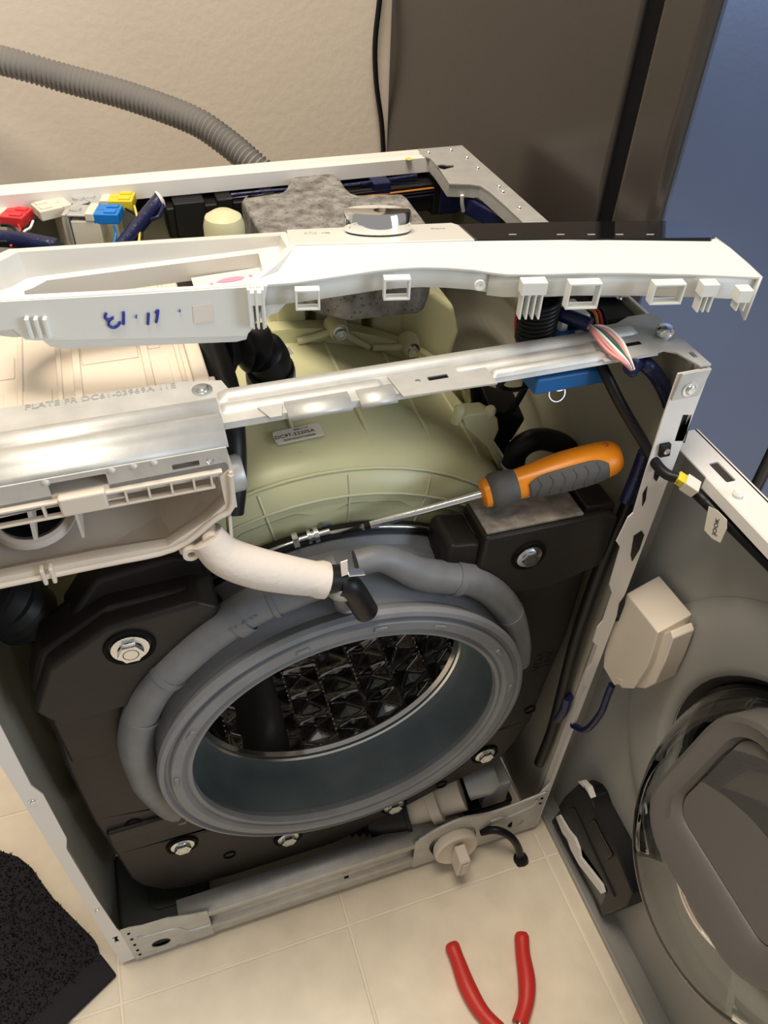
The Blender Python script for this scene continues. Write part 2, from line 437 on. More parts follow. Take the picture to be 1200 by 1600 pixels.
# right front post: folded flange with slots cut in it
def XZ(pts, y): return [V((x, y, z)) for x, z in pts]
postR = [(0.6, 0.012), (0.6, 0.806), (0.596, 0.810), (0.570, 0.810), (0.570, 0.765), (0.572, 0.70), (0.574, 0.66), (0.570, 0.655), (0.566, 0.625), (0.573, 0.615), (0.576, 0.56),
         (0.583, 0.545), (0.584, 0.50), (0.580, 0.49), (0.581, 0.465), (0.589, 0.455), (0.590, 0.42), (0.587, 0.41), (0.588, 0.385), (0.5945, 0.375), (0.5945, 0.14), (0.582, 0.115), (0.580, 0.10), (0.587, 0.012)]
def pz(pts): return [(site(x, y, 'Y', 0).x, site(x, y, 'Y', 0).z) for x, y in pts]
slots = [pz([(1066, 647), (1080, 647), (1067.5, 688), (1053, 688)])]
pr = prism('front_post', [XZ(postR, -0.0010)] + [XZ(s, -0.0010) for s in slots], (0, 0.0014, 0), M_PAINT, WM, smooth=False)
def on_post(name, pts, y0, dy, m_, bevel=0.0004):
    return prism(name, [[site(x, y, 'Y', y0) for x, y in pts]], (0, dy, 0), m_, pr, bevel=bevel)
on_post('slot_dark_backing', [(1063, 644), (1084, 644), (1070, 692), (1050, 692)], 0.0012, 0.002, M_BLACK, 0)  # black sheet added behind the slot so its inside looks shaded
on_post('slot_clip', [(1034, 697), (1050, 694), (1047, 713), (1031, 716)], -0.0045, 0.004, M_BLACK, 0.0008)
lathe('clip_dimple', [(0.003, 0), (0.003, 0.0012), (0.0015, 0.0012), (0.0015, 0.0004), (0, 0.0004)], site(1041, 705, 'Y', -0.0045), (0, -1, 0), M_ZINC, pr, seg=14)
on_post('edge_clip', [(1024, 735), (1038, 727), (1037, 735), (1030, 745), (1026, 753), (1022, 748)], -0.002, 0.003, M_BLACK)
on_post('edge_clip', [(991, 838), (1003, 830), (1007, 836), (1000, 858), (988, 878), (986, 868)], -0.002, 0.003, M_BLACK)
on_post('edge_clip', [(968, 944), (978, 930), (976, 948), (970, 968), (963, 972)], -0.002, 0.003, M_BLACK)
on_post('edge_clip', [(1005, 772), (1012, 760), (1009, 782), (1004, 792)], -0.002, 0.003, M_BLACK)
# left front post
postL = [(0.0, 0.012), (0.0, 0.81), (0.020, 0.81), (0.016, 0.60), (0.013, 0.48), (0.018, 0.46), (0.017, 0.37), (0.012, 0.35), (0.013, 0.22), (0.016, 0.12), (0.020, 0.10), (0.018, 0.012)]
sl = [[(0.006, 0.082), (0.012, 0.082), (0.011, 0.094), (0.013, 0.096), (0.013, 0.100), (0.006, 0.100), (0.006, 0.096), (0.008, 0.094)]]
pl = prism('front_post', [XZ(postL, -0.0010)] + [XZ(s, -0.0010) for s in sl], (0, 0.0014, 0), M_PAINT, WM, smooth=False)
for z in (0.190, 0.455): screw('screw', (0.008, -0.001, z), (0, -1, 0), 0.0028, M_ZINC, pl)

# --- back panel, rail, duct
bp = box('back_panel', 0.003, 0.597, D_ - 0.004, D_, 0.012, H_ - 0.012, M_INNER, WM, bevel=0)
extrude_x('back_rail', [(D_ - 0.026, H_ - 0.016), (D_ - 0.026, H_), (D_ - 0.019, H_ + 0.001), (D_ - 0.017, H_ - 0.002), (D_ - 0.012, H_ - 0.002), (D_ - 0.010, H_ + 0.001), (D_ - 0.001, H_ + 0.001), (D_, H_ - 0.006)], 0.0, 0.548, M_PAINT, WM, smooth=False)
lathe('paint_mark', [(0.004, 0.0), (0.004, 0.0006), (0, 0.0006)], site(639, 249, 'Z', H_ + 0.0012), (0, 0, 1), M_W5, WM, seg=10)
# rear right corner bracket: galvanised plate, follows the side and ends under the control panel
br = [(652, 233), (722, 227), (740, 243), (800, 296), (860, 349), (985, 462), (935, 462), (862, 392), (822, 352), (790, 322), (765, 300), (750, 290), (735, 288), (702, 287), (692, 272), (682, 258), (672, 247), (660, 243)]
ZB = H_ + 0.002
brl = [site(x, y, 'Z', ZB) for x, y in br]
brl = [V((min(p.x, 0.600), min(p.y, 0.505), ZB)) for p in brl]
hol = [[(682, 259), (688, 257), (694, 257), (698, 258), (709, 258), (709, 261), (700, 263), (694, 265), (687, 263)]]
cbk = prism('corner_bracket', [brl] + [[site(x, y, 'Z', ZB) for x, y in q] for q in hol], (0, 0, -0.0014), M_GALV, WM, smooth=False)
for (x, y) in ((704, 235), (669, 239), (729, 247), (746, 263), (779, 292), (785, 300), (811, 325), (968, 466)):
    p = site(x, y, 'Z', ZB)
    lathe('dimple', [(0.0026, 0.0), (0.0020, 0.0009), (0.0012, 0.0002), (0, 0.0002)], p, (0, 0, 1), M_ZINC, cbk, seg=12)
# folded inner edge of the bracket
il = [site(x, y, 'Z', ZB - 0.001) for x, y in ((672, 247), (682, 258), (692, 272), (702, 287), (735, 288), (750, 290), (765, 300), (790, 322), (822, 352))]
v = il + [p + V((-0.001, 0.0, -0.014)) for p in il]; n = len(il)
mk('inner_fold', v, [(i, i + 1, n + i + 1, n + i) for i in range(n - 1)], M_GALV, cbk, solid=0.0012, smooth=False)
# cable duct along the back panel
dk = box('cable_duct', 0.236, 0.565, D_ - 0.040, D_ - 0.005, 0.752, 0.786, M_BLACK, WM, bevel=0.003)
for (x, wd) in ((0.245, 0.034), (0.292, 0.018), (0.342, 0.016), (0.548, 0.02)):
    box('duct_clip', x, x + wd, D_ - 0.044, D_ - 0.008, 0.748, 0.792, M_BLACK, dk, bevel=0.002)
for (x, wd) in ((0.472, 0.022), (0.556, 0.028)):
    box('duct_clip', x, x + wd, D_ - 0.045, D_ - 0.006, 0.748, 0.794, M_BLUET, dk, bevel=0.002)
for k, m_ in enumerate((M_W4, M_W1, M_BRUB)):
    tube('duct_wire', [(0.275, D_ - 0.042, 0.776 - 0.004 * k), (0.288, D_ - 0.0435, 0.778 - 0.004 * k), (0.30, D_ - 0.042, 0.777 - 0.003 * k)], 0.0014, m_, dk, nseg=8)
for k, m_ in enumerate((M_BRUB, M_W4, M_BRUB, M_BLUET)):
    tube('duct_wire', [(0.42, D_ - 0.043, 0.782 - 0.004 * k), (0.47, D_ - 0.044, 0.784 - 0.004 * k), (0.55, D_ - 0.042, 0.785 - 0.004 * k)], 0.0015, m_, dk, nseg=8)
for k in range(4):
    tube('duct_wire', [(0.31, D_ - 0.03, 0.790 - 0.003 * k), (0.36, D_ - 0.034, 0.792 - 0.003 * k), (0.44, D_ - 0.034, 0.790), (0.53, D_ - 0.032, 0.793 - 0.004 * k)], 0.0025, (M_BLUET, M_BRUB)[k % 2], dk, nseg=8)
prism('knockout_plate', [[V((x, D_ - 0.0045, z)) for x, z in rrect(0.222, 0.782, 0.034, 0.022, 0.004, 3)]], (0, -0.001, 0), M_VOID, bp)

# --- floor pan of the cabinet and bottom bar
bprof = [(0.05, 0.012), (0.004, 0.012), (-0.002, 0.016), (-0.002, 0.040), (0.003, 0.046), (0.003, 0.068), (-0.002, 0.074), (-0.002, 0.086), (0.006, 0.092), (0.022, 0.092)]
bar = extrude_x('bottom_bar', bprof, 0.085, 0.47, M_GALV, WM)
# pierced end plates of the bottom bar
eL = [(0.019, 0.012), (0.019, 0.118), (0.030, 0.118), (0.045, 0.112), (0.075, 0.110), (0.10, 0.098), (0.12, 0.092), (0.12, 0.012), (0.080, 0.012), (0.074, 0.018), (0.066, 0.012)]
epl = prism('end_plate', [XZ(eL, -0.003)] + [list(reversed(XZ(circ(0.055, 0.040, 0.012), -0.003)))], (0, 0.0012, 0), M_GALV, bar, smooth=False)
tube('bead', [(0.034, -0.003, 0.085), (0.040, -0.003, 0.078), (0.060, -0.003, 0.074), (0.080, -0.003, 0.070), (0.088, -0.003, 0.055), (0.10, -0.003, 0.048), (0.118, -0.003, 0.046)], 0.0022, M_GALV, bar, nseg=8)
for z in (0.026, 0.042, 0.062, 0.082, 0.102):
    lathe('rivet', [(0.0022, 0), (0.0016, 0.001), (0, 0.001)], (0.026, -0.003, z), (0, -1, 0), M_VOID, bar, seg=10)
M_DKST = mat('dark_painted_steel', (0.045, 0.052, 0.050), 0.45)
ct = box('corner_tray', 0.006, 0.125, 0.004, 0.13, 0.016, 0.040, M_DKST, WM, bevel=0.006)
prism('tray_bead', [[V((x, y, 0.040)) for x, y in rrect(0.075, 0.06, 0.055, 0.045, 0.012, 4)]], (0, 0, 0.004), M_DKST, ct, bevel=0.002)
eR = [(0.40, 0.012), (0.40, 0.095), (0.43, 0.112), (0.465, 0.120), (0.50, 0.110), (0.535, 0.110), (0.592, 0.118), (0.596, 0.118), (0.596, 0.012)]
epr = prism('end_plate', [XZ(eR, -0.003)] + [list(reversed(XZ(circ(0.5565, 0.048, 0.0125), -0.003))), list(reversed(XZ(circ(0.455, 0.058, 0.030, 28), -0.003)))], (0, 0.0012, 0), M_GALV, bar, smooth=False)
tube('bead', [(0.512, -0.003, 0.085), (0.53, -0.003, 0.086), (0.54, -0.003, 0.080), (0.575, -0.003, 0.090), (0.580, -0.003, 0.108)], 0.0022, M_GALV, bar, nseg=8)
tube('bead', [(0.405, -0.003, 0.100), (0.43, -0.003, 0.116), (0.465, -0.003, 0.124), (0.50, -0.003, 0.114), (0.535, -0.003, 0.113), (0.59, -0.003, 0.121)], 0.0022, M_GALV, bar, nseg=8)
for z in (0.09, 0.105): lathe('rivet', [(0.0025, 0), (0.0018, 0.001), (0, 0.001)], (0.588, -0.003, z), (0, -1, 0), M_VOID, bar, seg=10)
box('slot', 0.30, 0.306, -0.0036, -0.002, 0.052, 0.056, M_VOID, bar, bevel=0)
for x in (0.05, 0.55):
    for y in (0.022, 0.44): lathe('foot', [(0.018, 0), (0.018, 0.008), (0.008, 0.008), (0.008, 0.02), (0, 0.02)], (x, y, 0), (0, 0, 1), M_BLACK, WM, seg=20)

# --- front crossbar
def ridge(name, x0, x1, ya, yb, z, hgt, m_, par, taper=0.006):
    """pressed bead: flat-topped, tapered at both ends, standing on the sheet at height z"""
    cs = ((0.0, 0.0), (0.12, 0.55), (0.25, 0.95), (0.5, 1.0), (0.75, 0.95), (0.88, 0.55), (1.0, 0.0)); vs = []; fs = []
    st = ((x0, 0.0), (x0 + taper * 0.4, 0.6), (x0 + taper, 1.0), (x1 - taper, 1.0), (x1 - taper * 0.4, 0.6), (x1, 0.0))
    for x, k in st:
        for t, h_ in cs: vs.append(V((x, yb + (ya - yb) * t, z + hgt * h_ * k)))
    for i in range(5):
        for k in range(6): fs.append((i * 7 + k, i * 7 + k + 1, i * 7 + k + 8, i * 7 + k + 7))
    return mk(name, vs, fs, m_, par, angle=50)
BZ = 0.8118
cbar = extrude_x('front_crossbar', [(0.0700, 0.803), (0.0700, BZ), (0.031, BZ), (0.0300, 0.8075)], 0.020, 0.572, M_GALV, WM, thick=0.0014, smooth=False)
ridge('bead', 0.225, 0.571, 0.0690, 0.0540, BZ, 0.0045, M_GALV, cbar, 0.008)
ridge('bead', 0.225, 0.345, 0.0535, 0.040, BZ, 0.0030, M_GALV, cbar, 0.005)
ridge('bead', 0.400, 0.536, 0.0535, 0.0405, BZ, 0.0030, M_GALV, cbar, 0.005)
ridge('bead', 0.427, 0.532, 0.0405, 0.030, BZ, 0.0036, M_GALV, cbar, 0.004)
for (xa, xb) in ((0.269, 0.316), (0.322, 0.350)):
    extrude_x('front_lip', [(0.042, BZ + 0.0012), (0.034, BZ + 0.0012), (0.028, BZ - 0.001), (0.0262, BZ - 0.004)], xa, xb, M_GALV, cbar, thick=0.0013, angle=60)
prism('notch_tab', [[V((0.256, 0.026, BZ + 0.0008)), V((0.264, 0.026, BZ + 0.0008)), V((0.268, 0.040, BZ + 0.0008)), V((0.250, 0.040, BZ + 0.0008))]], (0, 0, 0.0013), M_GALV, cbar)
tabz = BZ + 0.0009
prism('slotted_tab', [[V((x, y, tabz)) for x, y in ((0.353, 0.024), (0.426, 0.021), (0.426, 0.044), (0.398, 0.052), (0.350, 0.052))], [V((x, y, tabz)) for x, y in rrect(0.386, 0.040, 0.016, 0.005, 0.0005, 1)][::-1], [V((x, y, tabz)) for x, y in circ(0.370, 0.040, 0.0022, 12)][::-1]], (0, 0, 0.0013), M_GALV, cbar, smooth=False)
prism('slot_shadow_plate', [[V((x, y, BZ + 0.0009)) for x, y in rrect(0.386, 0.040, 0.0158, 0.0048, 0.0005, 1)]], (0, 0, 0.0002), M_VOID, cbar, smooth=False)  # black plate laid in the tab slot as its shade
# wide left plate of the bar carrying the stamped part number, and its hanging flange
prism('stamped_plate', [[V((0.0, 0.060, 0.811)), V((0.222, 0.060, 0.811)), V((0.236, 0.066, 0.811)), V((0.232, 0.082, 0.811)), V((0.205, 0.088, 0.811)), V((0.0, 0.090, 0.811))]], (0, 0, 0.0014), M_GALV, cbar, smooth=False)
text('stamped_text', 'PLATE FR DC61-03969A 11E', 0.0085, (0.148, 0.0845, 0.8126), (1, -0.012, 0), (0.0, 1, 0), M_CLAMP, cbar, depth=0.0004)
extrude_x('ridge_strip', [(0.060, 0.8115), (0.056, 0.8155), (0.049, 0.8160), (0.045, 0.8130), (0.041, 0.8120), (0.038, 0.8150), (0.030, 0.8150), (0.026, 0.8120), (0.022, 0.8110), (0.017, 0.8080), (0.0135, 0.8050)], 0.0, 0.224, M_GALV, cbar, thick=0.0014, angle=60)
flz = [(0.0, 0.782), (0.112, 0.782), (0.215, 0.782), (0.222, 0.787), (0.222, 0.806), (0.0, 0.806)]
prism('hanging_flange', [[V((x, 0.012, z)) for x, z in flz], [V((x, 0.012, z)) for x, z in rrect(0.194, 0.797, 0.018, 0.0045, 0.0004, 1)][::-1], [V((x, 0.012, z)) for x, z in rrect(0.125, 0.794, 0.036, 0.016, 0.0008, 1)][::-1]], (0, 0.0013, 0), M_GALV, cbar, smooth=False)
lathe('dimple', [(0.003, 0), (0.002, 0.0012), (0.0012, 0.0004), (0, 0.0004)], (0.210, 0.012, 0.797), (0, -1, 0), M_ZINC, cbar, seg=14)
for x in (0.106, 0.147, 0.161, 0.174):
    lathe('dimple', [(0.003, 0), (0.0015, 0.0016), (0, 0.0018)], (x, 0.012, 0.803), (0, -1, 0), M_GALV, cbar, seg=12)
# right end plate, corner gusset and screws
rp = [(0.520, 0.026), (0.566, 0.026), (0.575, 0.028), (0.583, 0.022), (0.587, 0.010), (0.590, 0.0), (0.600, 0.0), (0.600, 0.082), (0.575, 0.082), (0.560, 0.075), (0.520, 0.0735)]
prism('end_gusset', [[V((x, y, 0.8115)) for x, y in rp], [V((x, y, 0.8115)) for x, y in rrect(0.556, 0.043, 0.014, 0.005, 0.0004, 1)][::-1], [V((x, y, 0.8115)) for x, y in rrect(0.594, 0.016, 0.004, 0.008, 0.0004, 1)][::-1]], (0, 0, 0.0014), M_GALV, cbar, smooth=False)
prism('slot_shadow_plate', [[V((x, y, 0.8117)) for x, y in rrect(0.556, 0.043, 0.0138, 0.0048, 0.0004, 1)]], (0, 0, 0.0010), M_VOID, cbar, smooth=False)  # black plate in the gusset slot, standing in for the shade there
prism('front_tab', [XZ([(0.570, 0.786), (0.596, 0.786), (0.599, 0.811), (0.572, 0.811)], -0.0035)], (0, 0.0022, 0), M_GALV, cbar, bevel=0.0006)
screw('screw', (0.584, -0.0035, 0.795), (0, -1, 0), 0.0045, M_ZINC, cbar)
sc_ = screw('screw', (0.587, 0.047, 0.816), (0, 0, 1), 0.0078, M_ZINC, cbar, washer=1.0)
lathe('screw_shank', [(0.0045, 0), (0.0055, 0.006), (0, 0.006)], (0.587, 0.047, 0.811), (0, 0, 1), M_ZINC, cbar, seg=16)
screw('screw', site(316, 610, 'Z', 0.8124), (0, 0, 1), 0.005, M_ZINC, cbar)

# --- tub (translucent plastic, two halves bolted at a flange)
R0 = 0.278
tub = lathe('tub', [(0.198, 0.078), (0.215, 0.080), (0.232, 0.082), (0.250, 0.086), (0.262, 0.094), (0.272, 0.106), (R0, 0.125), (R0 + 0.003, 0.20), (R0 + 0.005, 0.286), (R0 + 0.020, 0.288), (R0 + 0.020, 0.306), (R0 + 0.004, 0.308), (R0, 0.37), (0.262, 0.42), (0.22, 0.445), (0.0, 0.45)], (TC.x, 0, TC.z), (0, 1, 0), M_TUB, WM, seg=96)
def arc(r, y, a0, a1, n=24):   # angle from +X towards +Z
    return [V((TC.x + r * math.cos(a0 + (a1 - a0) * i / n), y, TC.z + r * math.sin(a0 + (a1 - a0) * i / n))) for i in range(n + 1)]
def rib(pts, r, m_=M_TUB2): 
    v_, f_ = sweep_g(pts, r, 8); return mk('rib', v_, f_, m_, tub, angle=60)
rad = math.radians
rib(arc(0.246, 0.0845, rad(20), rad(160)), 0.0013); rib(arc(0.266, 0.097, rad(20), rad(160)), 0.0013)
for a in (30, 48, 66, 84, 102, 120, 138):
    a = rad(a)
    rib([V((TC.x + r * math.cos(a), y, TC.z + r * math.sin(a))) for r, y in ((0.215, 0.080), (0.232, 0.082), (0.250, 0.086), (0.262, 0.094))], 0.0012)
for a in (36, 50, 64, 78, 92, 106, 120):
    a = rad(a)
    rib([V((TC.x + r * math.cos(a), y, TC.z + r * math.sin(a))) for r, y in ((R0 - 0.004, 0.118), (R0 + 0.001, 0.15), (R0 + 0.003, 0.20), (R0 + 0.005, 0.286))], 0.0022)
for a in (42, 59, 76, 97, 118, 140):     # bosses of the flange bolts
    a = rad(a); d = V((math.cos(a), 0, math.sin(a))); c = V((TC.x, 0.284, TC.z)) + d * (R0 + 0.0225)
    lathe('boss', [(0.013, 0.0), (0.011, -0.012), (0.0095, -0.018), (0, -0.018)], c + V((0, 0.01, 0)), (0, 1, 0), M_TUB2, tub, seg=20)
    for k in (-1, 1):
        e = V((-d.z, 0, d.x)) * 0.02 * k
        rib([c + V((0, 0, 0)), c + e - d * 0.010, c + e * 2.0 - d * 0.018], 0.004)
    screw('screw', c + V((0, -0.008, 0)), (0, -1, 0), 0.0060, M_ZINC, tub, hexa=True, washer=1.35)
for a in (60, 84, 108): # rear half stiffeners
    a = rad(a)
    rib([V((TC.x + r * math.cos(a), y, TC.z + r * math.sin(a))) for r, y in ((R0 + 0.010, 0.310), (R0 + 0.008, 0.34), (R0, 0.40))], 0.006)
# upright shoulders that carry the concrete block
g = G()
for (x, y, sx, sy, z1) in ((0.39, 0.335, 0.026, 0.02, 0.742), (0.445, 0.345, 0.018, 0.03, 0.742), (0.335, 0.335, 0.016, 0.03, 0.742)): g.add(*box_g(x - sx, x + sx, y - sy, y + sy, 0.66, z1 + 0.018))
g.build('weight_shoulder', M_TUB2, tub, bevel=0.004)
# curved shoulder right of the block
v_, f_ = prism_g([[V((x, 0.315, z)) for x, z in ((0.47, 0.62), (0.50, 0.60), (0.525, 0.62), (0.535, 0.67), (0.525, 0.705), (0.50, 0.725), (0.475, 0.728), (0.455, 0.70))]], (0, 0.09, 0))
mk('tub_shoulder', v_, f_, M_TUB2, tub, bevel=0.012, seg=3)
# right lug with two pegs
v_, f_ = prism_g([[site(x, y, 'Y', 0.13) for x, y in ((722, 652), (735, 648), (762, 646), (778, 655), (780, 672), (772, 690), (792, 728), (800, 740), (786, 744), (762, 700), (728, 668))]], (0, 0.02, 0))
mk('side_lug', v_, f_, M_TUB2, tub, bevel=0.003)
for (x, y) in ((715, 640), (763, 640)):
    p = site(x, y + 10, 'Y', 0.135); lathe('peg', [(0.0055, -0.008), (0.0055, 0.010), (0.0035, 0.013), (0, 0.013)], p, (0, -0.3, 1), M_TUB2, tub, seg=14)
p0 = site(520, 640, 'Y', 0.20)
lathe('vent_dome', [(0.021, -0.03), (0.0205, 0.0), (0.018, 0.009), (0.010, 0.014), (0, 0.015)], site(350, 352, 'Y', 0.36), (0, 0, 1), M_TUB2, WM, seg=24)

# printed label on the tub skin
def label_on_tub():
    ang = rad(91.1)
    n = V((math.cos(ang), 0, math.sin(ang))); u = V((n.z, 0, -n.x)); w_ = V((0, 1, 0))
    u = (u + w_ * 0.03).normalized(); w_ = n.cross(u)
    if w_.y < 0: w_ = -w_
    c = V((TC.x - 0.001, 0.139, TC.z)) + n * (R0 + 0.0022)
    q = [c + u * a + w_ * b for a, b in rrect(0, 0, 0.044, 0.019, 0.003, 3)]
    o = prism('part_label', [q], n * 0.0005, M_PAPER, tub, smooth=False)
    c2 = c + n * 0.0007
    text('label_text', 'DC97-22205A', 0.0062, c2 - u * 0.003, u, w_, M_INK, o, depth=0.0001)
    text('label_text', '2022.11.14', 0.0030, c2 + w_ * 0.0060 + u * 0.004, u, w_, M_INK, o, depth=0.0001)
    text('label_text', 'DC9722205AT2200000', 0.0030, c2 - w_ * 0.0060, u, w_, M_INK, o, depth=0.0001)
label_on_tub()
c = site(448, 550, 'Y', 0.245)
prism('small_label', [[site(x, y, 'Y', 0.243) for x, y in ((434, 546), (450, 541), (459, 552), (441, 559))]], (0, -0.0006, 0), M_PAPER, tub, smooth=False)

# --- concrete block on top of the tub
ZC = 0.802
blk = [(377, 313), (381, 306), (402, 303), (440, 299), (448, 292), (452, 280), (460, 275), (522, 271), (530, 276), (540, 292), (550, 301), (560, 304), (628, 302), (636, 307), (664, 344), (676, 365)]
top = [site(x, y, 'Z', ZC) for x, y in blk]
front = [V((0.462, 0.245, ZC)), V((0.448, 0.222, ZC)), V((0.440, 0.215, ZC)), V((0.372, 0.220, ZC)), V((0.350, 0.236, ZC)), V((0.330, 0.262, ZC)), V((0.318, 0.30, ZC))]
cw = prism('concrete_counterweight', [top + front], (0, 0, -0.040), M_CONC, WM, bevel=0.004, seg=3)

# --- front counterweight ring with two horns
YF = 0.024
cwp = [(60, 1098), (38, 1056), (62, 1018), (100, 992), (148, 970), (220, 954), (296, 938), (318, 946), (330, 966), (326, 985)]
cwp = [site(x, y, 'Y', YF) for x, y in cwp]
def ringpt(r, deg): return V((TC.x + r * math.cos(rad(deg)), YF, TC.z + r * math.sin(rad(deg))))
inner_top_L = [ringpt(0.213, a) for a in (118, 122)]
outlineL = [site(x, y, 'Y', YF + 0.006) for x, y in ((240, 1394), (208, 1384), (185, 1370), (168, 1350), (160, 1326), (136, 1292), (116, 1244), (96, 1160), (68, 1100))]
# ring body (both sides down to the lower bolts)
YB = YF + 0.008
def P(x, z, y=YB): return V((x, y, z))
ring_out = [P(0.400, 0.625), P(0.428, 0.640), P(0.556, 0.640), P(0.566, 0.628), P(0.572, 0.56), P(0.574, 0.44), P(0.566, 0.36), P(0.560, 0.27), P(0.545, 0.22), P(0.532, 0.190), P(0.505, 0.172), P(0.44, 0.150), P(0.386, 0.124), P(0.366, 0.118), P(0.305, 0.090), P(0.150, 0.090), P(0.095, 0.098), P(0.070, 0.112), P(0.053, 0.135), P(0.044, 0.165), P(0.040, 0.24), P(0.034, 0.33), P(0.034, 0.44), P(0.038, 0.50), P(0.036, 0.57), P(0.055, 0.615), P(0.115, 0.650), P(0.180, 0.652), P(0.198, 0.63), P(0.200, 0.612)]
inner = [V((TC.x + 0.207 * math.cos(rad(a)), YB, TC.z + 0.207 * math.sin(rad(a)))) for a in [118 + 304 * i / 48 for i in range(49)]]
loop = ring_out + inner
fcw = prism('front_counterweight', [loop], (0, 0.036, 0), M_CW, WM, bevel=0.006, seg=3)
# raised left horn
horn = [(0.036, 0.560), (0.060, 0.612), (0.112, 0.646), (0.184, 0.652), (0.200, 0.640), (0.200, 0.618), (0.155, 0.578), (0.125, 0.538), (0.048, 0.536)]
hl = prism('horn', [[V((x, 0.016, z)) for x, z in horn]], (0, 0.062, 0), M_CW, fcw, bevel=0.005, seg=3)
# stepped top of the left horn
stp = [(0.075, 0.62), (0.110, 0.668), (0.172, 0.676), (0.196, 0.664), (0.198, 0.63)]
prism('horn_step', [[V((x, 0.048, z)) for x, z in stp]], (0, 0.038, 0), M_CW, fcw, bevel=0.005, seg=3)
# raised right block with cut top face
hr = [(0.432, 0.595), (0.436, 0.652), (0.558, 0.648), (0.574, 0.640), (0.572, 0.575), (0.520, 0.560), (0.470, 0.566)]
prism('horn', [[V((x, 0.014, z)) for x, z in hr]], (0, 0.050, 0), M_CW, fcw, bevel=0.004, seg=3)
prism('cut_face', [[V((0.438, 0.018, 0.6526)), V((0.536, 0.018, 0.6496)), V((0.536, 0.060, 0.6500)), V((0.438, 0.062, 0.6530))]], (0, 0, 0.003), M_CWT, fcw, bevel=0.001)
prism('horn_step', [[V((x, 0.020, z)) for x, z in ((0.402, 0.600), (0.402, 0.640), (0.408, 0.646), (0.436, 0.640), (0.436, 0.595))]], (0, 0.044, 0), M_CW, fcw, bevel=0.004, seg=3)
prism('horn_step', [[V((x, 0.022, z)) for x, z in ((0.540, 0.63), (0.540, 0.656), (0.572, 0.652), (0.575, 0.63))]], (0, 0.042, 0), M_CW, fcw, bevel=0.003, seg=3)
# recess rings and holes
def cbolt(px, py, y, r):
    p = site(px, py, 'Y', y)
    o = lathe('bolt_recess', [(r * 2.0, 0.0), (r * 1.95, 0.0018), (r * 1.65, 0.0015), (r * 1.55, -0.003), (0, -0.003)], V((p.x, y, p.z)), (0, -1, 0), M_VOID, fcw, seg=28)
    screw('bolt', V((p.x, y - 0.0005, p.z)), (0, -1, 0), r, M_ZINC, fcw, hexa=True, washer=1.45, h=r * 0.55)
cbolt(826, 868, 0.0135, 0.0088); cbolt(203, 1011, 0.0155, 0.0105)
for (x, y) in ((757, 1178), (285, 1320), (450, 1308), (615, 1258)): cbolt(x, y, YB - 0.0005, 0.0095)
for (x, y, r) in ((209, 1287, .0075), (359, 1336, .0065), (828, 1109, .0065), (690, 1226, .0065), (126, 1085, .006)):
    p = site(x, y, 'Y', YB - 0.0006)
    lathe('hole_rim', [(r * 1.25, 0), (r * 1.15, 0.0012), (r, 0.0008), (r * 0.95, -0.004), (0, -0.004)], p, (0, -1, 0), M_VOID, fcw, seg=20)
for (z0, z1, x0, x1, d_) in ((0.455, 0.530, 0.042, 0.118, 0.006), (0.275, 0.30, 0.042, 0.125, 0.005)):
    box('relief_step', x0, x1, YB - d_, YB + 0.01, z0, z1, M_CW, fcw, bevel=0.0036, seg=3)
text('cast_mark', 'VE6A', 0.016, (0.545, YB - 0.0001, 0.40), (0, 0, 1), (-1, 0, 0), M_CW, fcw, depth=0.0006)
text('cast_mark', 'UEV', 0.016, (0.558, YB - 0.0001, 0.40), (0, 0, 1), (-1, 0, 0), M_CW, fcw, depth=0.0006)

# --- door gasket
gk_prof = [(0.212, 0.080), (0.218, 0.070), (0.217, 0.060), (0.211, 0.054), (0.209, 0.044), (0.203, 0.036), (0.199, 0.024), (0.190, 0.014), (0.1865, 0.006), (0.189, 0.000), (0.1915, -0.005), (0.190, -0.010), (0.186, -0.0115), (0.1835, -0.008), (0.181, -0.008), (0.179, -0.0125), (0.170, -0.013), (0.166, -0.009), (0.163, -0.011), (0.1595, -0.010), (0.1585, -0.004), (0.163, 0.004)]
gk = lathe('door_gasket', gk_prof, (TC.x, 0, TC.z), (0, 1, 0), M_RUB, WM, seg=128, angle=30)
lathe('inner_sleeve', [(0.1625, 0.002), (0.166, 0.012), (0.165, 0.030), (0.160, 0.052), (0.154, 0.062), (0.150, 0.064), (0.148, 0.070), (0.153, 0.074), (0.165, 0.078), (0.20, 0.080)], (TC.x, 0, TC.z), (0, 1, 0), M_RUBI, gk, seg=128, angle=50)
lathe('clamp_seat', [(0.2185, 0.0605), (0.221, 0.062), (0.221, 0.076), (0.218, 0.079)], (TC.x, 0, TC.z), (0, 1, 0), M_BRUB, gk, seg=96)
for a in (105, 82, 62, 150, 175, 30, 5):
    n = V((math.cos(rad(a)), 0, math.sin(rad(a)))); t = V((-n.z, 0, n.x)); c = TC + n * 0.1745 + V((0, -0.0135, 0))
    v_, f_ = obox_g(c, t, n, (0, 1, 0), 0.012, 0.0045, 0.002); mk('lip_mark', v_, f_, M_RUB, gk, bevel=0.0008)
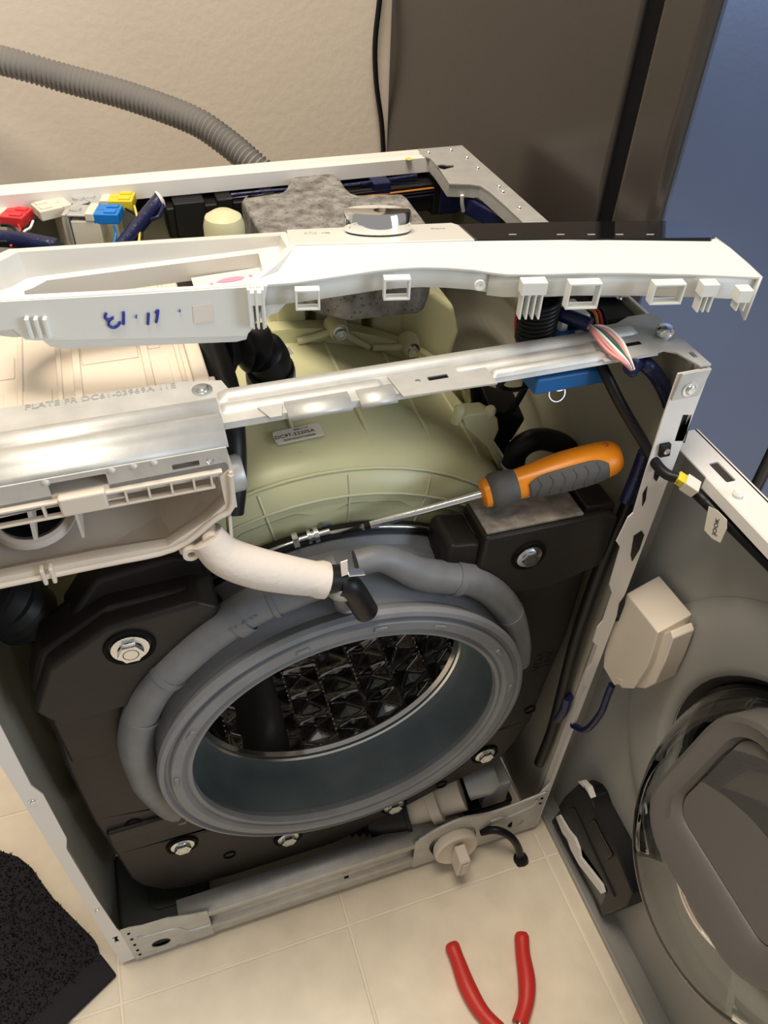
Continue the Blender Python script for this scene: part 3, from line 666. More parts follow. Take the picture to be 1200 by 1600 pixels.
# spring clamp wire with its turnbuckle
v_, f_ = sweep_g(arc(0.2215, 0.0665, 0, 2 * PI, 96)[:-1], 0.0020, 8, closed=True)
cl = mk('clamp_wire', v_, f_, M_ZINC, WM, angle=60)
ca = rad(97.5)
def tangent_part(name, a, prof, seg, m_): 
    n = V((math.cos(a), 0, math.sin(a))); t = V((n.z, 0, -n.x)); c = V((TC.x, 0.0665, TC.z)) + n * 0.2225
    return lathe(name, prof, c, t, m_, cl, seg=seg)
tangent_part('hex_nut', ca, [(0, -0.003), (0.0078, -0.003), (0.0078, 0.002), (0, 0.002)], 6, M_ZINC)
tangent_part('clamp_screw', ca - 0.03, [(0, -0.004), (0.0028, -0.004), (0.0028, 0.024), (0, 0.024)], 12, M_ZINC)
tangent_part('collar', ca - 0.055, [(0, -0.002), (0.0065, -0.002), (0.0065, 0.001), (0.0045, 0.001), (0.0045, 0.004), (0.0070, 0.004), (0.0070, 0.008), (0, 0.008)], 18, M_ZINC)
# recirculation tubes that hug the gasket
tl = [(238, 1228), (224, 1200), (213, 1165), (217, 1125), (240, 1075), (282, 1030), (335, 985), (395, 948), (450, 924), (500, 905), (530, 893)]
tubeL = tube('spray_tube', [site(330, 1275, 'Y', 0.062), site(278, 1264, 'Y', 0.046)] + [site(x, y, 'Y', 0.018) for x, y in tl], lambda i, t: 0.0165, M_RUBD, WM, nseg=18)
tr = [(556, 880), (590, 872), (620, 880), (655, 896), (695, 902), (735, 905), (770, 925), (795, 958), (806, 1000), (806, 1030)]
tubeR = tube('spray_tube', [site(x, y, 'Y', 0.016) for x, y in tr], lambda i, t: 0.0115 + 0.004 * min(1, max(0, (t - 0.12) / 0.25)), M_RUBD, WM, nseg=18)
def collar(par, a, b, y, r, L=0.004, m_=M_RUBD):
    p, q = site(*a, 'Y', y), site(*b, 'Y', y)
    lathe('collar', [(r - 0.001, -L), (r, -L), (r, L), (r - 0.001, L)], p, q - p, m_, par, seg=24)
collar(tubeL, (375, 962), (396, 948), 0.018, 0.0180, 0.006); collar(tubeL, (425, 935), (450, 924), 0.018, 0.0176, 0.002); collar(tubeL, (222, 1115), (230, 1095), 0.018, 0.0175, 0.002); collar(tubeL, (262, 1050), (282, 1030), 0.018, 0.0176, 0.003)
collar(tubeR, (712, 903), (735, 906), 0.016, 0.0166, 0.004); collar(tubeR, (793, 956), (800, 974), 0.016, 0.0162, 0.002)
def on_tube_text():
    p, q = site(345, 978, 'Y', 0.0), site(395, 950, 'Y', 0.0); u = (q - p).normalized(); w_ = V((0, -1, 0)).cross(u) * -1
    w_ = u.cross(V((0, -1, 0))) * -1
    text('moulded_mark', '11-8-11', 0.009, site(383, 974, 'Y', 0.0025), u, V((0, -0.3, 1)) - u * V((0, -0.3, 1)).dot(u), M_RUBD, tubeL, depth=0.0006)
on_tube_text()

# --- drum
def drum():
    RD = 0.238; y0, y1 = 0.082, 0.385; na, ny = 420, 84; v = []; f = []
    ca_, cy_ = 30, 7      # pillow cells around and along
    for j in range(ny + 1):
        for i in range(na):
            a = 2 * PI * i / na; t = j / ny
            fa = (i * ca_ / na); fy = t * cy_ + (0.5 if int(fa) % 2 else 0)
            ua = abs((fa % 1) - 0.5) * 2; uy = abs((fy % 1) - 0.5) * 2
            hgt = max(0, 1 - max(ua * 1.05, uy * 1.05 + 0.25 * ua)) * 0.010
            r = RD - hgt
            v.append((TC.x + r * math.cos(a), y0 + (y1 - y0) * t, TC.z + r * math.sin(a)))
    for j in range(ny):
        for i in range(na):
            k = (i + 1) % na; f.append((j * na + i, j * na + k, (j + 1) * na + k, (j + 1) * na + i))
    d = mk('drum', v, f, M_STEEL, WM, angle=25)
    lathe('drum_front', [(0.1455, 0.070), (0.149, 0.066), (0.153, 0.069), (0.160, 0.080), (0.20, 0.084), (0.238, 0.084)], (TC.x, 0, TC.z), (0, 1, 0), M_STEEL, d, seg=96)
    lathe('rim_ring', [(0.1485, 0.0625), (0.1505, 0.0605), (0.1525, 0.0625), (0.1505, 0.0665), (0.1485, 0.0625)], (TC.x, 0, TC.z), (0, 1, 0), M_STEELR, d, seg=96)
    lathe('drum_back', [(0.238, 0.384), (0.15, 0.384), (0.13, 0.376), (0.06, 0.370), (0.05, 0.36), (0, 0.36)], (TC.x, 0, TC.z), (0, 1, 0), M_STEEL, d, seg=64)
    for a in (-108, 12, 132):                       # lifters
        a = rad(a); n = V((math.cos(a), 0, math.sin(a))); t = V((-n.z, 0, n.x)); vs = []; fs = []; ns = 12
        for j in range(ns + 1):
            y = 0.10 + 0.27 * j / ns; hh = 0.060 * math.sin(min(1, (j + 0.3) / 3) * PI / 2) * math.sin(min(1, (ns - j + 0.3) / 3) * PI / 2)
            for (s, h_) in ((-0.034, 0.0), (-0.024, 0.45), (-0.014, 0.90), (0, 1.0), (0.014, 0.90), (0.024, 0.45), (0.034, 0.0)):
                vs.append(V((TC.x, y, TC.z)) + n * (0.236 - hh * h_) + t * s)
        for j in range(ns):
            for k in range(6): fs.append((j * 7 + k, j * 7 + k + 1, (j + 1) * 7 + k + 1, (j + 1) * 7 + k))
        mk('lifter', vs, fs, mat('lifter_plastic', (0.16, 0.155, 0.15), 0.3), d, sub=1)
    g = G()                                          # drain holes between the pillows
    for i in range(30):
        for j in range(36):
            a = 2 * PI * i / 30; y = 0.092 + 0.28 * j / 35; n = V((math.cos(a), 0, math.sin(a)))
            g.add(*lathe_g([(0.0017, 0), (0.0012, 0.0004), (0, 0.0004)], V((TC.x, y, TC.z)) + n * 0.2378, -n, 6))
    o = g.build('drain_holes', M_CHROME, d); o['kind'] = 'stuff'
    return d
drum()

# --- detergent dispenser housing
dh = empty('tmp_dispenser', (0, 0, 0)); bpy.data.objects.remove(dh)
YD = 0.012
def pw(pts, y): return [(site(a, b, 'Y', y).x, site(a, b, 'Y', y).z) for a, b in pts]
fo = [(0.0, 0.790)] + pw([(352, 722), (365, 736), (367, 794), (340, 812), (276, 860), (150, 887)], YD); fo += [(0.0, fo[-1][1])]
fi = [(0.0, 0.778)] + pw([(336, 736), (343, 743), (352, 788), (326, 811), (262, 853), (150, 872)], YD); fi += [(0.0, fi[-1][1])]
fi_mid = [(0.0, 0.778)] + pw([(330, 740), (336, 748), (341, 772), (315, 797), (256, 836), (150, 852)], YD + 0.022); fi_mid += [(0.0, fi_mid[-1][1])]
fi_back = [(0.0, 0.777), (0.190, 0.777), (0.200, 0.774), (0.203, 0.766), (0.196, 0.754), (0.172, 0.742), (0.140, 0.740), (0.0, 0.740)]
def resize(loop, dx, dz, y): return [V((x + dx, y, z + dz)) for x, z in loop]
def shell(loopsA, name, m_, par, close_end=True, **kw):
    n = len(loopsA[0]); v = [p for L in loopsA for p in L]; f = []
    for k in range(len(loopsA) - 1):
        for i in range(n): j = (i + 1) % n; f.append((k * n + i, k * n + j, (k + 1) * n + j, (k + 1) * n + i))
    if close_end: f.append(tuple((len(loopsA) - 1) * n + i for i in range(n)))
    return mk(name, v, f, m_, par, **kw)
disp = shell([XZ(fo, YD + 0.18), XZ(fo, YD), XZ(fi, YD), XZ(fi, YD + 0.008), XZ(fi_mid, YD + 0.020), XZ(fi_back, YD + 0.17)], 'dispenser_housing', M_BEIGE, WM, solid=0.0, angle=25)
# raised rim lines and rib strip under the bar
rimz = [(0.0, fo[-1][1] + 0.003)] + pw([(150, 883), (272, 856), (334, 811), (361, 792), (360, 740)], YD)
v_, f_ = sweep_g(catmull([V((x, YD - 0.001, z)) for x, z in rimz], 4), 0.0022, 8); mk('rim_bead', v_, f_, M_BEIGE, disp, angle=60)
for x in (0.10, 0.118, 0.135, 0.152, 0.167, 0.182, 0.197, 0.209): box('top_rib', x - 0.0008, x + 0.0008, YD - 0.004, YD + 0.002, 0.776, 0.788, M_BEIGE, disp, bevel=0.0004)
box('top_strip', 0.0, 0.217, YD - 0.004, YD + 0.0005, 0.787, 0.789, M_BEIGE, disp, bevel=0.0005)
box('top_strip', 0.0, 0.211, YD - 0.004, YD + 0.0005, 0.7750, 0.7768, M_BEIGE, disp, bevel=0.0005)
box('top_strip', 0.118, 0.152, YD - 0.003, YD + 0.0005, 0.781, 0.7822, M_BEIGE, disp, bevel=0.0004)
for (x, z) in ((site(297, 857, 'Y', YD).x, site(297, 857, 'Y', YD).z), (site(328, 836, 'Y', YD).x, site(328, 836, 'Y', YD).z)):
    lathe('screw_boss', [(0.0065, -0.01), (0.0062, 0.006), (0.003, 0.006), (0.003, 0.0), (0, 0.0)], (x, YD - 0.001, z), (0, -1, 0), M_BEIGE, disp, seg=18)
box('boss_web', 0.178, 0.208, YD + 0.002, YD + 0.012, 0.710, 0.727, M_BEIGE, disp, bevel=0.002)
prism('side_fin', [[V((0.2215, YD - 0.002, z0)) for z0 in (0.752, 0.785)] + [V((0.2215, YD + 0.02, 0.785)), V((0.2215, YD + 0.02, 0.745))]], (0.0025, 0, 0), M_BEIGE, disp)
prism('side_fin', [[V((0.2150, YD - 0.002, 0.706)), V((0.2170, YD - 0.002, 0.744)), V((0.2170, YD + 0.014, 0.744)), V((0.2150, YD + 0.014, 0.706))]], (0.0022, 0, 0), M_BEIGE, disp)
for x in (0.0835, 0.0895): box('rim_clip', x, x + 0.003, YD - 0.005, YD + 0.002, 0.716, 0.731, M_BEIGE, disp, bevel=0.001)
# inner divider and water spout opening
divp = [(0.118, 0.725), (0.114, 0.768), (0.110, 0.768), (0.116, 0.722)]
prism('divider', [[V((0.114, 0.030, 0.7330)), V((0.110, 0.055, 0.776)), V((0.110, 0.17, 0.776)), V((0.114, 0.17, 0.738))]], (0.002, 0, 0), M_BEIGE, disp)
lathe('outlet_port', [(0.030, -0.006), (0.029, 0.0), (0.026, 0.001), (0.0245, 0.0), (0.022, -0.004), (0, -0.004)], (0.082, 0.062, 0.7385), (0, -0.16, 0.98), M_BEIGE, disp, seg=28)
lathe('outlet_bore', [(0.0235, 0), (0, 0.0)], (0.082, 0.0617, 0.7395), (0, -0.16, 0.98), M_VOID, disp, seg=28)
prism('port_web', [[V((0.082, 0.034, 0.736)), V((0.082, 0.060, 0.772)), V((0.082, 0.15, 0.772)), V((0.082, 0.15, 0.738))]], (0.003, 0, 0), M_BEIGE, disp)
# white release catch hanging through the flange
box('release_catch', 0.110, 0.140, 0.006, 0.014, 0.776, 0.792, M_CREAM, disp, bevel=0.002)
# dispenser lid (ribbed top plate)
lid = box('dispenser_lid', 0.0, 0.224, 0.070, 0.32, 0.781, 0.796, M_CREAM, WM, bevel=0.003)
for x in (0.128, 0.180): box('lid_rib', x, x + 0.006, 0.092, 0.30, 0.795, 0.799, M_CREAM, lid, bevel=0.001)
for x in (0.088, 0.116, 0.206): box('lid_rib', x, x + 0.004, 0.092, 0.30, 0.795, 0.7985, M_CREAM, lid, bevel=0.001)
for (x0, x1, y0, y1) in ((0.135, 0.178, 0.155, 0.30), (0.186, 0.200, 0.10, 0.145), (0.186, 0.196, 0.165, 0.30), (0.078, 0.112, 0.10, 0.13), (0.066, 0.086, 0.15, 0.18)):
    box('lid_panel', x0, x1, y0, y1, 0.795, 0.7972, M_CREAM, lid, bevel=0.0008)
box('lid_edge', 0.214, 0.226, 0.09, 0.19, 0.783, 0.802, M_CREAM, lid, bevel=0.002)
box('lid_hook', 0.222, 0.230, 0.10, 0.108, 0.786, 0.800, M_CREAM, lid, bevel=0.001)

corrugated('tub_bellows', [site(-20, 925, 'Y', 0.085), site(10, 938, 'Y', 0.085), site(40, 960, 'Y', 0.09)], 0.024, 0.029, 0.010, M_BRUB, WM, nseg=22)
prism('gasket_flap', [[site(x, y, 'Y', 0.0765) for x, y in ((450, 852), (478, 838), (496, 830), (505, 819), (516, 818), (526, 826), (560, 824), (584, 836), (565, 848), (510, 850))]], (0, 0.002, 0), M_RUBD, WM, smooth=False)
# --- hoses near the dispenser
tube('fill_pipe', [(0.236, 0.16, 0.80), (0.238, 0.11, 0.785), (0.234, 0.075, 0.765), (0.228, 0.055, 0.735), (0.222, 0.045, 0.715)], 0.0105, M_BRUB, WM, nseg=16)
lathe('vent_stub', [(0.014, -0.01), (0.014, 0.008), (0.012, 0.011), (0, 0.011)], (0.224, 0.035, 0.762), (1, 0, 0.1), M_CLAMP, WM, seg=18)
bpath = [site(330, 548, 'Y', 0.17), site(360, 546, 'Y', 0.17), site(392, 541, 'Y', 0.175), site(416, 556, 'Y', 0.18), site(424, 585, 'Y', 0.185), site(426, 625, 'Y', 0.19)]
q, L = resample(catmull(bpath, 10), 0.0022)
nb = len(q)
v_, f_ = sweep_g(q, lambda i, t: (0.0175 + 0.0045 * math.cos(i * 2 * PI / 6)) if t < 0.45 else 0.0195, 20)
ih = mk('tub_inlet_hose', v_, f_, M_BRUB, WM, angle=60)
p1, p2 = site(423, 585, 'Y', 0.185), site(425, 615, 'Y', 0.19)
lathe('hose_clamp', [(0.0215, -0.006), (0.0215, 0.006)], p1 + (p2 - p1) * 0.08, p2 - p1, M_CLAMP, ih, seg=28, solid=0.002)
lathe('hose_clamp', [(0.0205, -0.002), (0.0205, 0.002)], p1 - (p2 - p1) * 0.3, p2 - p1, M_BLACK, ih, seg=28, solid=0.002)
# white sleeved hose from the dispenser to the gasket nozzle
ws = tube('sleeved_hose', [site(322, 838, 'Y', 0.012), site(350, 868, 'Y', 0.006), site(395, 886, 'Y', 0.0), site(450, 898, 'Y', -0.004), site(509, 907, 'Y', -0.008)],
          lambda i, t: 0.0135 + 0.0025 * math.sin(t * PI) + (0.0016 if t > 0.93 else 0), M_SLEEVE, WM, nseg=20)
pA, pB = site(503, 906, 'Y', -0.008), site(540, 903, 'Y', -0.008)
tube('rubber_stub', [pA, pB], 0.0115, M_BRUB, ws, nseg=18)
tube('nozzle', [site(534, 915, 'Y', -0.006), site(534, 930, 'Y', 0.002), site(546, 962, 'Y', 0.012)], 0.0085, M_RUB, ws, nseg=16)
tube('tee_cap', [site(536, 912, 'Y', -0.012), site(548, 918, 'Y', -0.014), site(572, 955, 'Y', -0.014)], 0.0105, M_BRUB, ws, nseg=18, label='black rubber end cap')
lathe('spring_clip', [(0.0118, -0.005), (0.0118, 0.005)], site(534, 917, 'Y', -0.009), (0.15, 0.15, 1), M_CLAMP, ws, seg=24, solid=0.0014)
g = G(); c = site(540, 895, 'Y', -0.016)
g.add(*obox_g(c + V((-0.001, 0, 0.006)), (1, 0, 0.2), (0, 0.2, 1), (0, 1, 0), 0.006, 0.014, 0.0016)); g.add(*obox_g(c + V((0.008, -0.002, 0.0)), (1, 0, -0.2), (0, 1, 0.3), (0, 0, 1), 0.014, 0.006, 0.0016))
g.build('clip_ear', M_CHROME, ws, bevel=0.0005)
lathe('nozzle_ring', [(0.0095, -0.0015), (0.0095, 0.0015)], site(541, 947, 'Y', 0.007), (0.2, 0.3, 1), M_CLAMP, ws, seg=20, solid=0.0014)
# black rubber loop hose inside right
lh = tube('loop_hose', [site(800, 735, 'Y', 0.12), site(808, 705, 'Y', 0.12), site(832, 688, 'Y', 0.12), site(860, 688, 'Y', 0.125), site(885, 700, 'Y', 0.13), site(900, 730, 'Y', 0.14)], 0.0115, M_BRUB, WM, nseg=16)
lathe('hose_clamp', [(0.0122, -0.002), (0.0122, 0.002)], site(801, 727, 'Y', 0.12), (0.1, 0, 1), M_CLAMP, lh, seg=20, solid=0.001)
# black motor bracket with wire
box('heater_block', 0.0, 0.001, 0, 0.001, 0, 0.001, M_BLACK, None) if False else None
g = G(); c = site(775, 645, 'Y', 0.17); g.add(*obox_g(c, (1, 0, -0.45), (0.1, 1, 0.2), (0.45, 0, 1), 0.045, 0.04, 0.03)); g.build('sensor_block', M_BLACK, WM, bevel=0.003)
tube('sensor_cable', [site(788, 650, 'Y', 0.15), site(800, 640, 'Y', 0.14), site(822, 600, 'Y', 0.12), site(818, 575, 'Y', 0.11)], 0.0035, M_BRUB, WM, nseg=10)
for k in range(3): tube('tub_cable', [site(738 + 4 * k, 600, 'Y', 0.17), site(745 + 5 * k, 640, 'Y', 0.17), site(772 + 6 * k, 680, 'Y', 0.16), site(800 + 5 * k, 722, 'Y', 0.15)], 0.0035, M_BRUB, WM, nseg=8)
g = G()
for k in range(9):
    cc_ = site(836, 522, 'Y', 0.088)
    g.add(*sweep_g([cc_ + V((0.0150 * math.cos(t) + 0.0006 * k, 0.0150 * math.sin(t) + 0.001 * k, 0.0032 * k + 0.003 * math.cos(t))) for t in [2 * PI * i / 20 for i in range(20)]], 0.0019, 6, closed=True))
g.build('coiled_cable', M_BRUB, WM, angle=60)
g = G()
for k in range(6):
    g.add(*sweep_g([site(808 + 3.0 * k, 598, 'Y', 0.10) + V((0.019 * math.cos(t), 0.002 * k, 0.008 * math.sin(t) - 0.001 * k)) for t in [2 * PI * i / 20 for i in range(20)]], 0.0019, 6, closed=True))
g.build('coiled_cable', M_BRUB, WM, angle=60)
for k, m_ in enumerate((M_W6, M_W4, M_BRUB, M_W1)):
    tube('wire', [site(812 + 3 * k, 475, 'Y', 0.10), site(806 + 5 * k, 500, 'Y', 0.10), site(808 + 6 * k, 535, 'Y', 0.10), site(815 + 4 * k, 560, 'Y', 0.10)], 0.0014, m_, WM, nseg=8)
# blue pressure switch behind the bar
psw = box('pressure_switch', 0.50, 0.558, 0.078, 0.112, 0.776, 0.800, M_BLUE, WM, bevel=0.003)
box('switch_base', 0.478, 0.546, 0.050, 0.080, 0.772, 0.788, M_BLUE, psw, bevel=0.003)
box('switch_connector', 0.520, 0.548, 0.095, 0.125, 0.795, 0.812, M_WHITE2, psw, bevel=0.002)
box('connector_port', 0.527, 0.541, 0.0945, 0.097, 0.800, 0.807, M_VOID, psw, bevel=0)
blkb = box('junction_box', 0.548, 0.592, 0.09, 0.20, 0.785, 0.806, M_BLACK, WM, bevel=0.003)
for k, m_ in enumerate((M_W4, M_W6, M_BRUB)):
    tube('wire', [(0.545 + 0.006 * k, 0.120, 0.806), (0.552 + 0.004 * k, 0.100, 0.812), (0.550 + 0.004 * k, 0.085, 0.806)], 0.0013, m_, blkb, nseg=8)
g = G()
for dz in (0, -0.011):
    g.add(*sweep_g([site(874, 597, 'Y', 0.055) + V((0.0075 * math.cos(t), 0.003 * math.sin(t), dz + 0.0065 * math.sin(t))) for t in [2 * PI * i / 24 for i in range(24)]], 0.0007, 6, closed=True))
g.build('wire_ring_clip', M_ZINC, WM, angle=60)
# harness over the right end of the bar
ZW = 0.8215
tube('harness', [site(835, 484, 'Z', ZW - 0.004), site(862, 486, 'Z', ZW), site(893, 497, 'Z', ZW + 0.001), site(922, 508, 'Z', ZW + 0.001)], 0.0060, M_BLUET, WM, nseg=12)
tube('harness', [site(985, 574, 'Z', 0.804), site(1000, 566, 'Z', 0.798), site(1012, 572, 'Y', 0.03), site(1030, 594, 'Y', 0.03), site(1046, 630, 'Y', 0.028), site(1044, 660, 'Y', 0.026), site(1034, 690, 'Y', 0.024), site(1024, 730, 'Y', 0.024)], 0.0065, M_BLUET, WM, nseg=12)
for k, m_ in enumerate((M_W1, M_W1, M_W2, M_W3, M_W1, M_W2)):
    o_ = (k - 2.5) * 6.5
    tube('wire', [site(916, 506 + o_ * 0.35, 'Z', ZW), site(938 + o_ * 0.4, 519 - o_ * 0.5, 'Z', ZW + 0.001), site(960 + o_ * 0.6, 540 - o_ * 0.55, 'Z', ZW - 0.003), site(978 + o_ * 0.3, 562 - o_ * 0.2, 'Z', 0.8150), site(988 + o_ * 0.1, 577, 'Z', 0.806)], 0.0015, m_, WM, nseg=8)
tube('harness_tail', [site(990, 570, 'Y', 0.028), site(993, 583, 'Y', 0.026), site(985, 586, 'Y', 0.026), site(980, 576, 'Y', 0.028)], 0.0018, M_BLUET, WM, nseg=8)
# black loom to the front panel
lm = tube('front_panel_loom', [site(938, 568, 'Y', 0.05), site(950, 592, 'Y', 0.04), site(972, 635, 'Y', 0.03), site(1000, 682, 'Y', 0.016), site(1022, 720, 'Y', 0.0), site(1040, 740, 'Y', -0.012), site(1062, 748, 'Y', -0.022)], 0.0048, M_BRUB, WM, nseg=12)
tube('wire', [site(931, 556, 'Y', 0.055), site(938, 570, 'Y', 0.05)], 0.0022, M_W4, lm, nseg=8)
tube('wire', [site(935, 556, 'Y', 0.055), site(941, 570, 'Y', 0.05)], 0.0022, M_W5, lm, nseg=8)
a_, b_ = site(1062, 748, 'Y', -0.022), site(1080, 760, 'Y', -0.028); u = (b_ - a_).normalized()
v_, f_ = obox_g(a_.lerp(b_, 0.15), u, (0, -0.5, 1), u.cross(V((0, -0.5, 1))), 0.010, 0.009, 0.009); mk('loom_plug', v_, f_, M_WY, lm, bevel=0.001)
v_, f_ = obox_g(a_.lerp(b_, 0.9), u, (0, -0.5, 1), u.cross(V((0, -0.5, 1))), 0.014, 0.013, 0.011); mk('loom_plug', v_, f_, M_WC, lm, bevel=0.001)
# long black cable down the inside of the post
tube('post_cable', [(0.589, 0.020, 0.70), (0.586, 0.022, 0.64), (0.579, 0.022, 0.56), (0.578, 0.022, 0.45), (0.583, 0.020, 0.33), (0.585, 0.018, 0.25), (0.582, 0.018, 0.17)], 0.0072, M_BRUB, WM, nseg=12)
tube('post_harness', [(0.586, 0.022, 0.71), (0.584, 0.021, 0.68), (0.581, 0.020, 0.655)], 0.0068, M_BLUET, WM, nseg=12)
tube('post_harness', [(0.587, 0.014, 0.335), (0.587, 0.013, 0.31), (0.585, 0.016, 0.285)], 0.0072, M_BLUET, WM, nseg=12)

# --- drain pump, filter cap and drain tube
pump = lathe('drain_pump', [(0.0, -0.06), (0.026, -0.06), (0.029, -0.02), (0.036, -0.018), (0.036, -0.004), (0.029, -0.002), (0.030, 0.030), (0.0, 0.033)], (0.452, 0.042, 0.112), (0.85, -0.12, 0.30), M_CREAM, WM, seg=28)
lathe('pump_motor', [(0, 0), (0.023, 0), (0.024, 0.03), (0.018, 0.045), (0, 0.046)], (0.488, 0.040, 0.126), (0.85, -0.10, 0.28), M_CLAMP, pump, seg=24)
box('pump_bracket', 0.495, 0.560, 0.02, 0.075, 0.030, 0.075, M_BLACK, pump, bevel=0.004)
box('pump_terminal', 0.510, 0.548, 0.02, 0.06, 0.075, 0.135, M_CLAMP, pump, bevel=0.003)
corrugated('sump_hose', [(0.310, 0.070, 0.090), (0.335, 0.062, 0.088), (0.360, 0.056, 0.088)], 0.024, 0.030, 0.009, M_BRUB, pump, nseg=22)
lathe('hose_sleeve', [(0.0, -0.035), (0.026, -0.035), (0.030, -0.02), (0.030, 0.016), (0.032, 0.017), (0.032, 0.022), (0.0, 0.023)], (0.385, 0.048, 0.092), (0.9, -0.15, 0.20), M_BRUB, pump, seg=24)
fc = lathe('filter_cap', [(0.0, -0.004), (0.030, -0.004), (0.032, 0.0), (0.032, 0.008), (0.029, 0.0105), (0.026, 0.0095), (0.0, 0.0095)], (0.457, -0.010, 0.064), (0, -1, 0.12), M_CREAM, WM, seg=40)
lathe('cap_seal', [(0.034, 0.0), (0.035, -0.004), (0.033, -0.007), (0.02, -0.007)], (0.457, -0.006, 0.0635), (0, -1, 0.12), M_BRUB, fc, seg=40)
v_, f_ = prism_g([[V((0.448, -0.020, 0.044)), V((0.468, -0.020, 0.044)), V((0.466, -0.020, 0.086)), V((0.450, -0.020, 0.086))]], (0, -0.024, -0.004)); mk('cap_grip', v_, f_, M_CREAM, fc, bevel=0.003)
v_, f_ = prism_g([[V((0.453, -0.0445, 0.044)), V((0.463, -0.0445, 0.044)), V((0.462, -0.0445, 0.076)), V((0.454, -0.0445, 0.076))]], (0, -0.001, 0)); mk('grip_recess', v_, f_, M_BEIGE, fc, bevel=0.0003)
dt = tube('emergency_drain_tube', [site(752, 1300, 'Y', -0.004), site(775, 1297, 'Y', -0.012), site(797, 1307, 'Y', -0.022), site(810, 1325, 'Y', -0.030), site(813, 1345, 'Y', -0.036)], 0.0055, M_BRUB, WM, nseg=14)
pp = site(813, 1347, 'Y', -0.037)
lathe('tube_plug', [(0, 0.012), (0.010, 0.012), (0.0125, 0.004), (0.0115, -0.004), (0.006, -0.010), (0.0, -0.016)], pp, (-0.05, 0.15, 1), M_BRUB, dt, seg=20)

# --- water valves at the back left
def valve(px, py, m_con, tilt, zt, with_bracket=True, sc=1.0):
    c = site(px, py, 'Z', zt); u = V((math.cos(tilt), math.sin(tilt), 0)); w_ = V((-u.y, u.x, 0))
    v_, f_ = obox_g(c + V((0, 0, -0.025)), u, w_, (0, 0, 1), 0.030 * sc, 0.026, 0.046); va = mk('water_valve', v_, f_, M_WC, WM, bevel=0.002)
    g = G(); g.add(*obox_g(c - u * 0.017 + V((0, 0, -0.02)), u, w_, (0, 0, 1), 0.002, 0.027, 0.05)); g.add(*obox_g(c - u * 0.010 + V((0, 0, 0.003)), u, w_, (0, 0, 1), 0.024, 0.027, 0.002)); g.build('valve_bracket', M_GALV, va, bevel=0.0006)
    lathe('bracket_rivet', [(0.0065, 0.004), (0.006, 0.006), (0.003, 0.0055), (0, 0.006)], c - u * 0.011, (0, 0, 1), M_GALV, va, seg=16)
    v_, f_ = obox_g(c + u * 0.006 + V((0, 0, 0.002)), u, w_, (0, 0, 1), 0.009, 0.028, 0.008); mk('coil_flange', v_, f_, M_WC, va, bevel=0.001)
    for s in (-1, 1):
        cc = c + u * 0.022 + w_ * 0.0068 * s + V((0, 0, 0.000))
        v_, f_ = obox_g(cc, u, w_, (0, 0, 1), 0.026, 0.0125, 0.0105); p_ = mk('connector', v_, f_, m_con, va, bevel=0.0012)
        v_, f_ = obox_g(cc + u * 0.004 + V((0, 0, 0.0058)), u, w_, (0, 0, 1), 0.012, 0.007, 0.002); mk('connector_latch', v_, f_, m_con, va, bevel=0.0006)
    lathe('valve_neck', [(0.014, -0.07), (0.014, -0.05), (0.017, -0.048), (0.017, -0.040), (0, -0.04)], c, (0, 0, 1), M_TEAL, va, seg=18)
    return va, c, u, w_
vY = valve(158, 314, M_WY, -0.25, 0.796); vB = valve(136, 334, M_WB, -0.30, 0.796); vR = valve(-6, 336, M_WR, -0.45, 0.792)
vW = valve(108, 320, M_WC, PI + 0.35, 0.797)
def lead(pts, m_, par, r=0.0013): tube('lead_wire', pts, r, m_, par, nseg=8)
lead([site(210, 322, 'Z', 0.796), site(214, 338, 'Z', 0.795), site(218, 362, 'Z', 0.785), site(217, 380, 'Z', 0.78)], M_W5, vY[0])
lead([site(196, 326, 'Z', 0.796), site(210, 334, 'Z', 0.795), site(221, 345, 'Z', 0.79), site(222, 372, 'Z', 0.78)], M_BRUB, vY[0])
lead([site(178, 352, 'Z', 0.793), site(181, 366, 'Z', 0.785), site(178, 382, 'Z', 0.78)], M_WB, vB[0])
lead([site(52, 345, 'Z', 0.796), site(47, 356, 'Z', 0.792), site(38, 362, 'Z', 0.790), site(34, 376, 'Z', 0.785)], M_W2, vW[0])
lead([site(55, 340, 'Z', 0.796), site(50, 352, 'Z', 0.792), site(36, 366, 'Z', 0.788), site(36, 382, 'Z', 0.782)], M_BRUB, vW[0])
lead([site(28, 350, 'Z', 0.790), site(32, 360, 'Z', 0.788), site(26, 374, 'Z', 0.786), site(16, 385, 'Z', 0.782)], M_W6, vR[0])
lead([site(2, 352, 'Z', 0.790), site(16, 353, 'Z', 0.791), site(24, 362, 'Z', 0.789), site(16, 376, 'Z', 0.786), site(-5, 378, 'Z', 0.786)], M_BRUB, vR[0], 0.0016)
tube('valve_harness', [site(250, 312, 'Z', 0.800), site(238, 326, 'Z', 0.795), site(218, 350, 'Z', 0.788), site(196, 378, 'Z', 0.780), site(180, 400, 'Z', 0.775)], 0.0078, M_BLUET, WM, nseg=14)
tube('valve_harness', [site(-20, 372, 'Z', 0.785), site(20, 374, 'Z', 0.785), site(50, 378, 'Z', 0.785), site(90, 386, 'Z', 0.782)], 0.0085, M_BLUET, WM, nseg=14)
tube('harness_loop', [site(250, 312, 'Z', 0.800), site(254, 322, 'Z', 0.797), site(248, 338, 'Z', 0.793), site(236, 343, 'Z', 0.79)], 0.0022, M_BLUET, WM, nseg=10)
lathe('harness_end', [(0.0085, -0.002), (0.009, 0.0), (0.006, 0.002), (0, 0.002)], site(251, 311, 'Z', 0.801), (0.9, 0.2, 0.3), M_W2, WM, seg=18)
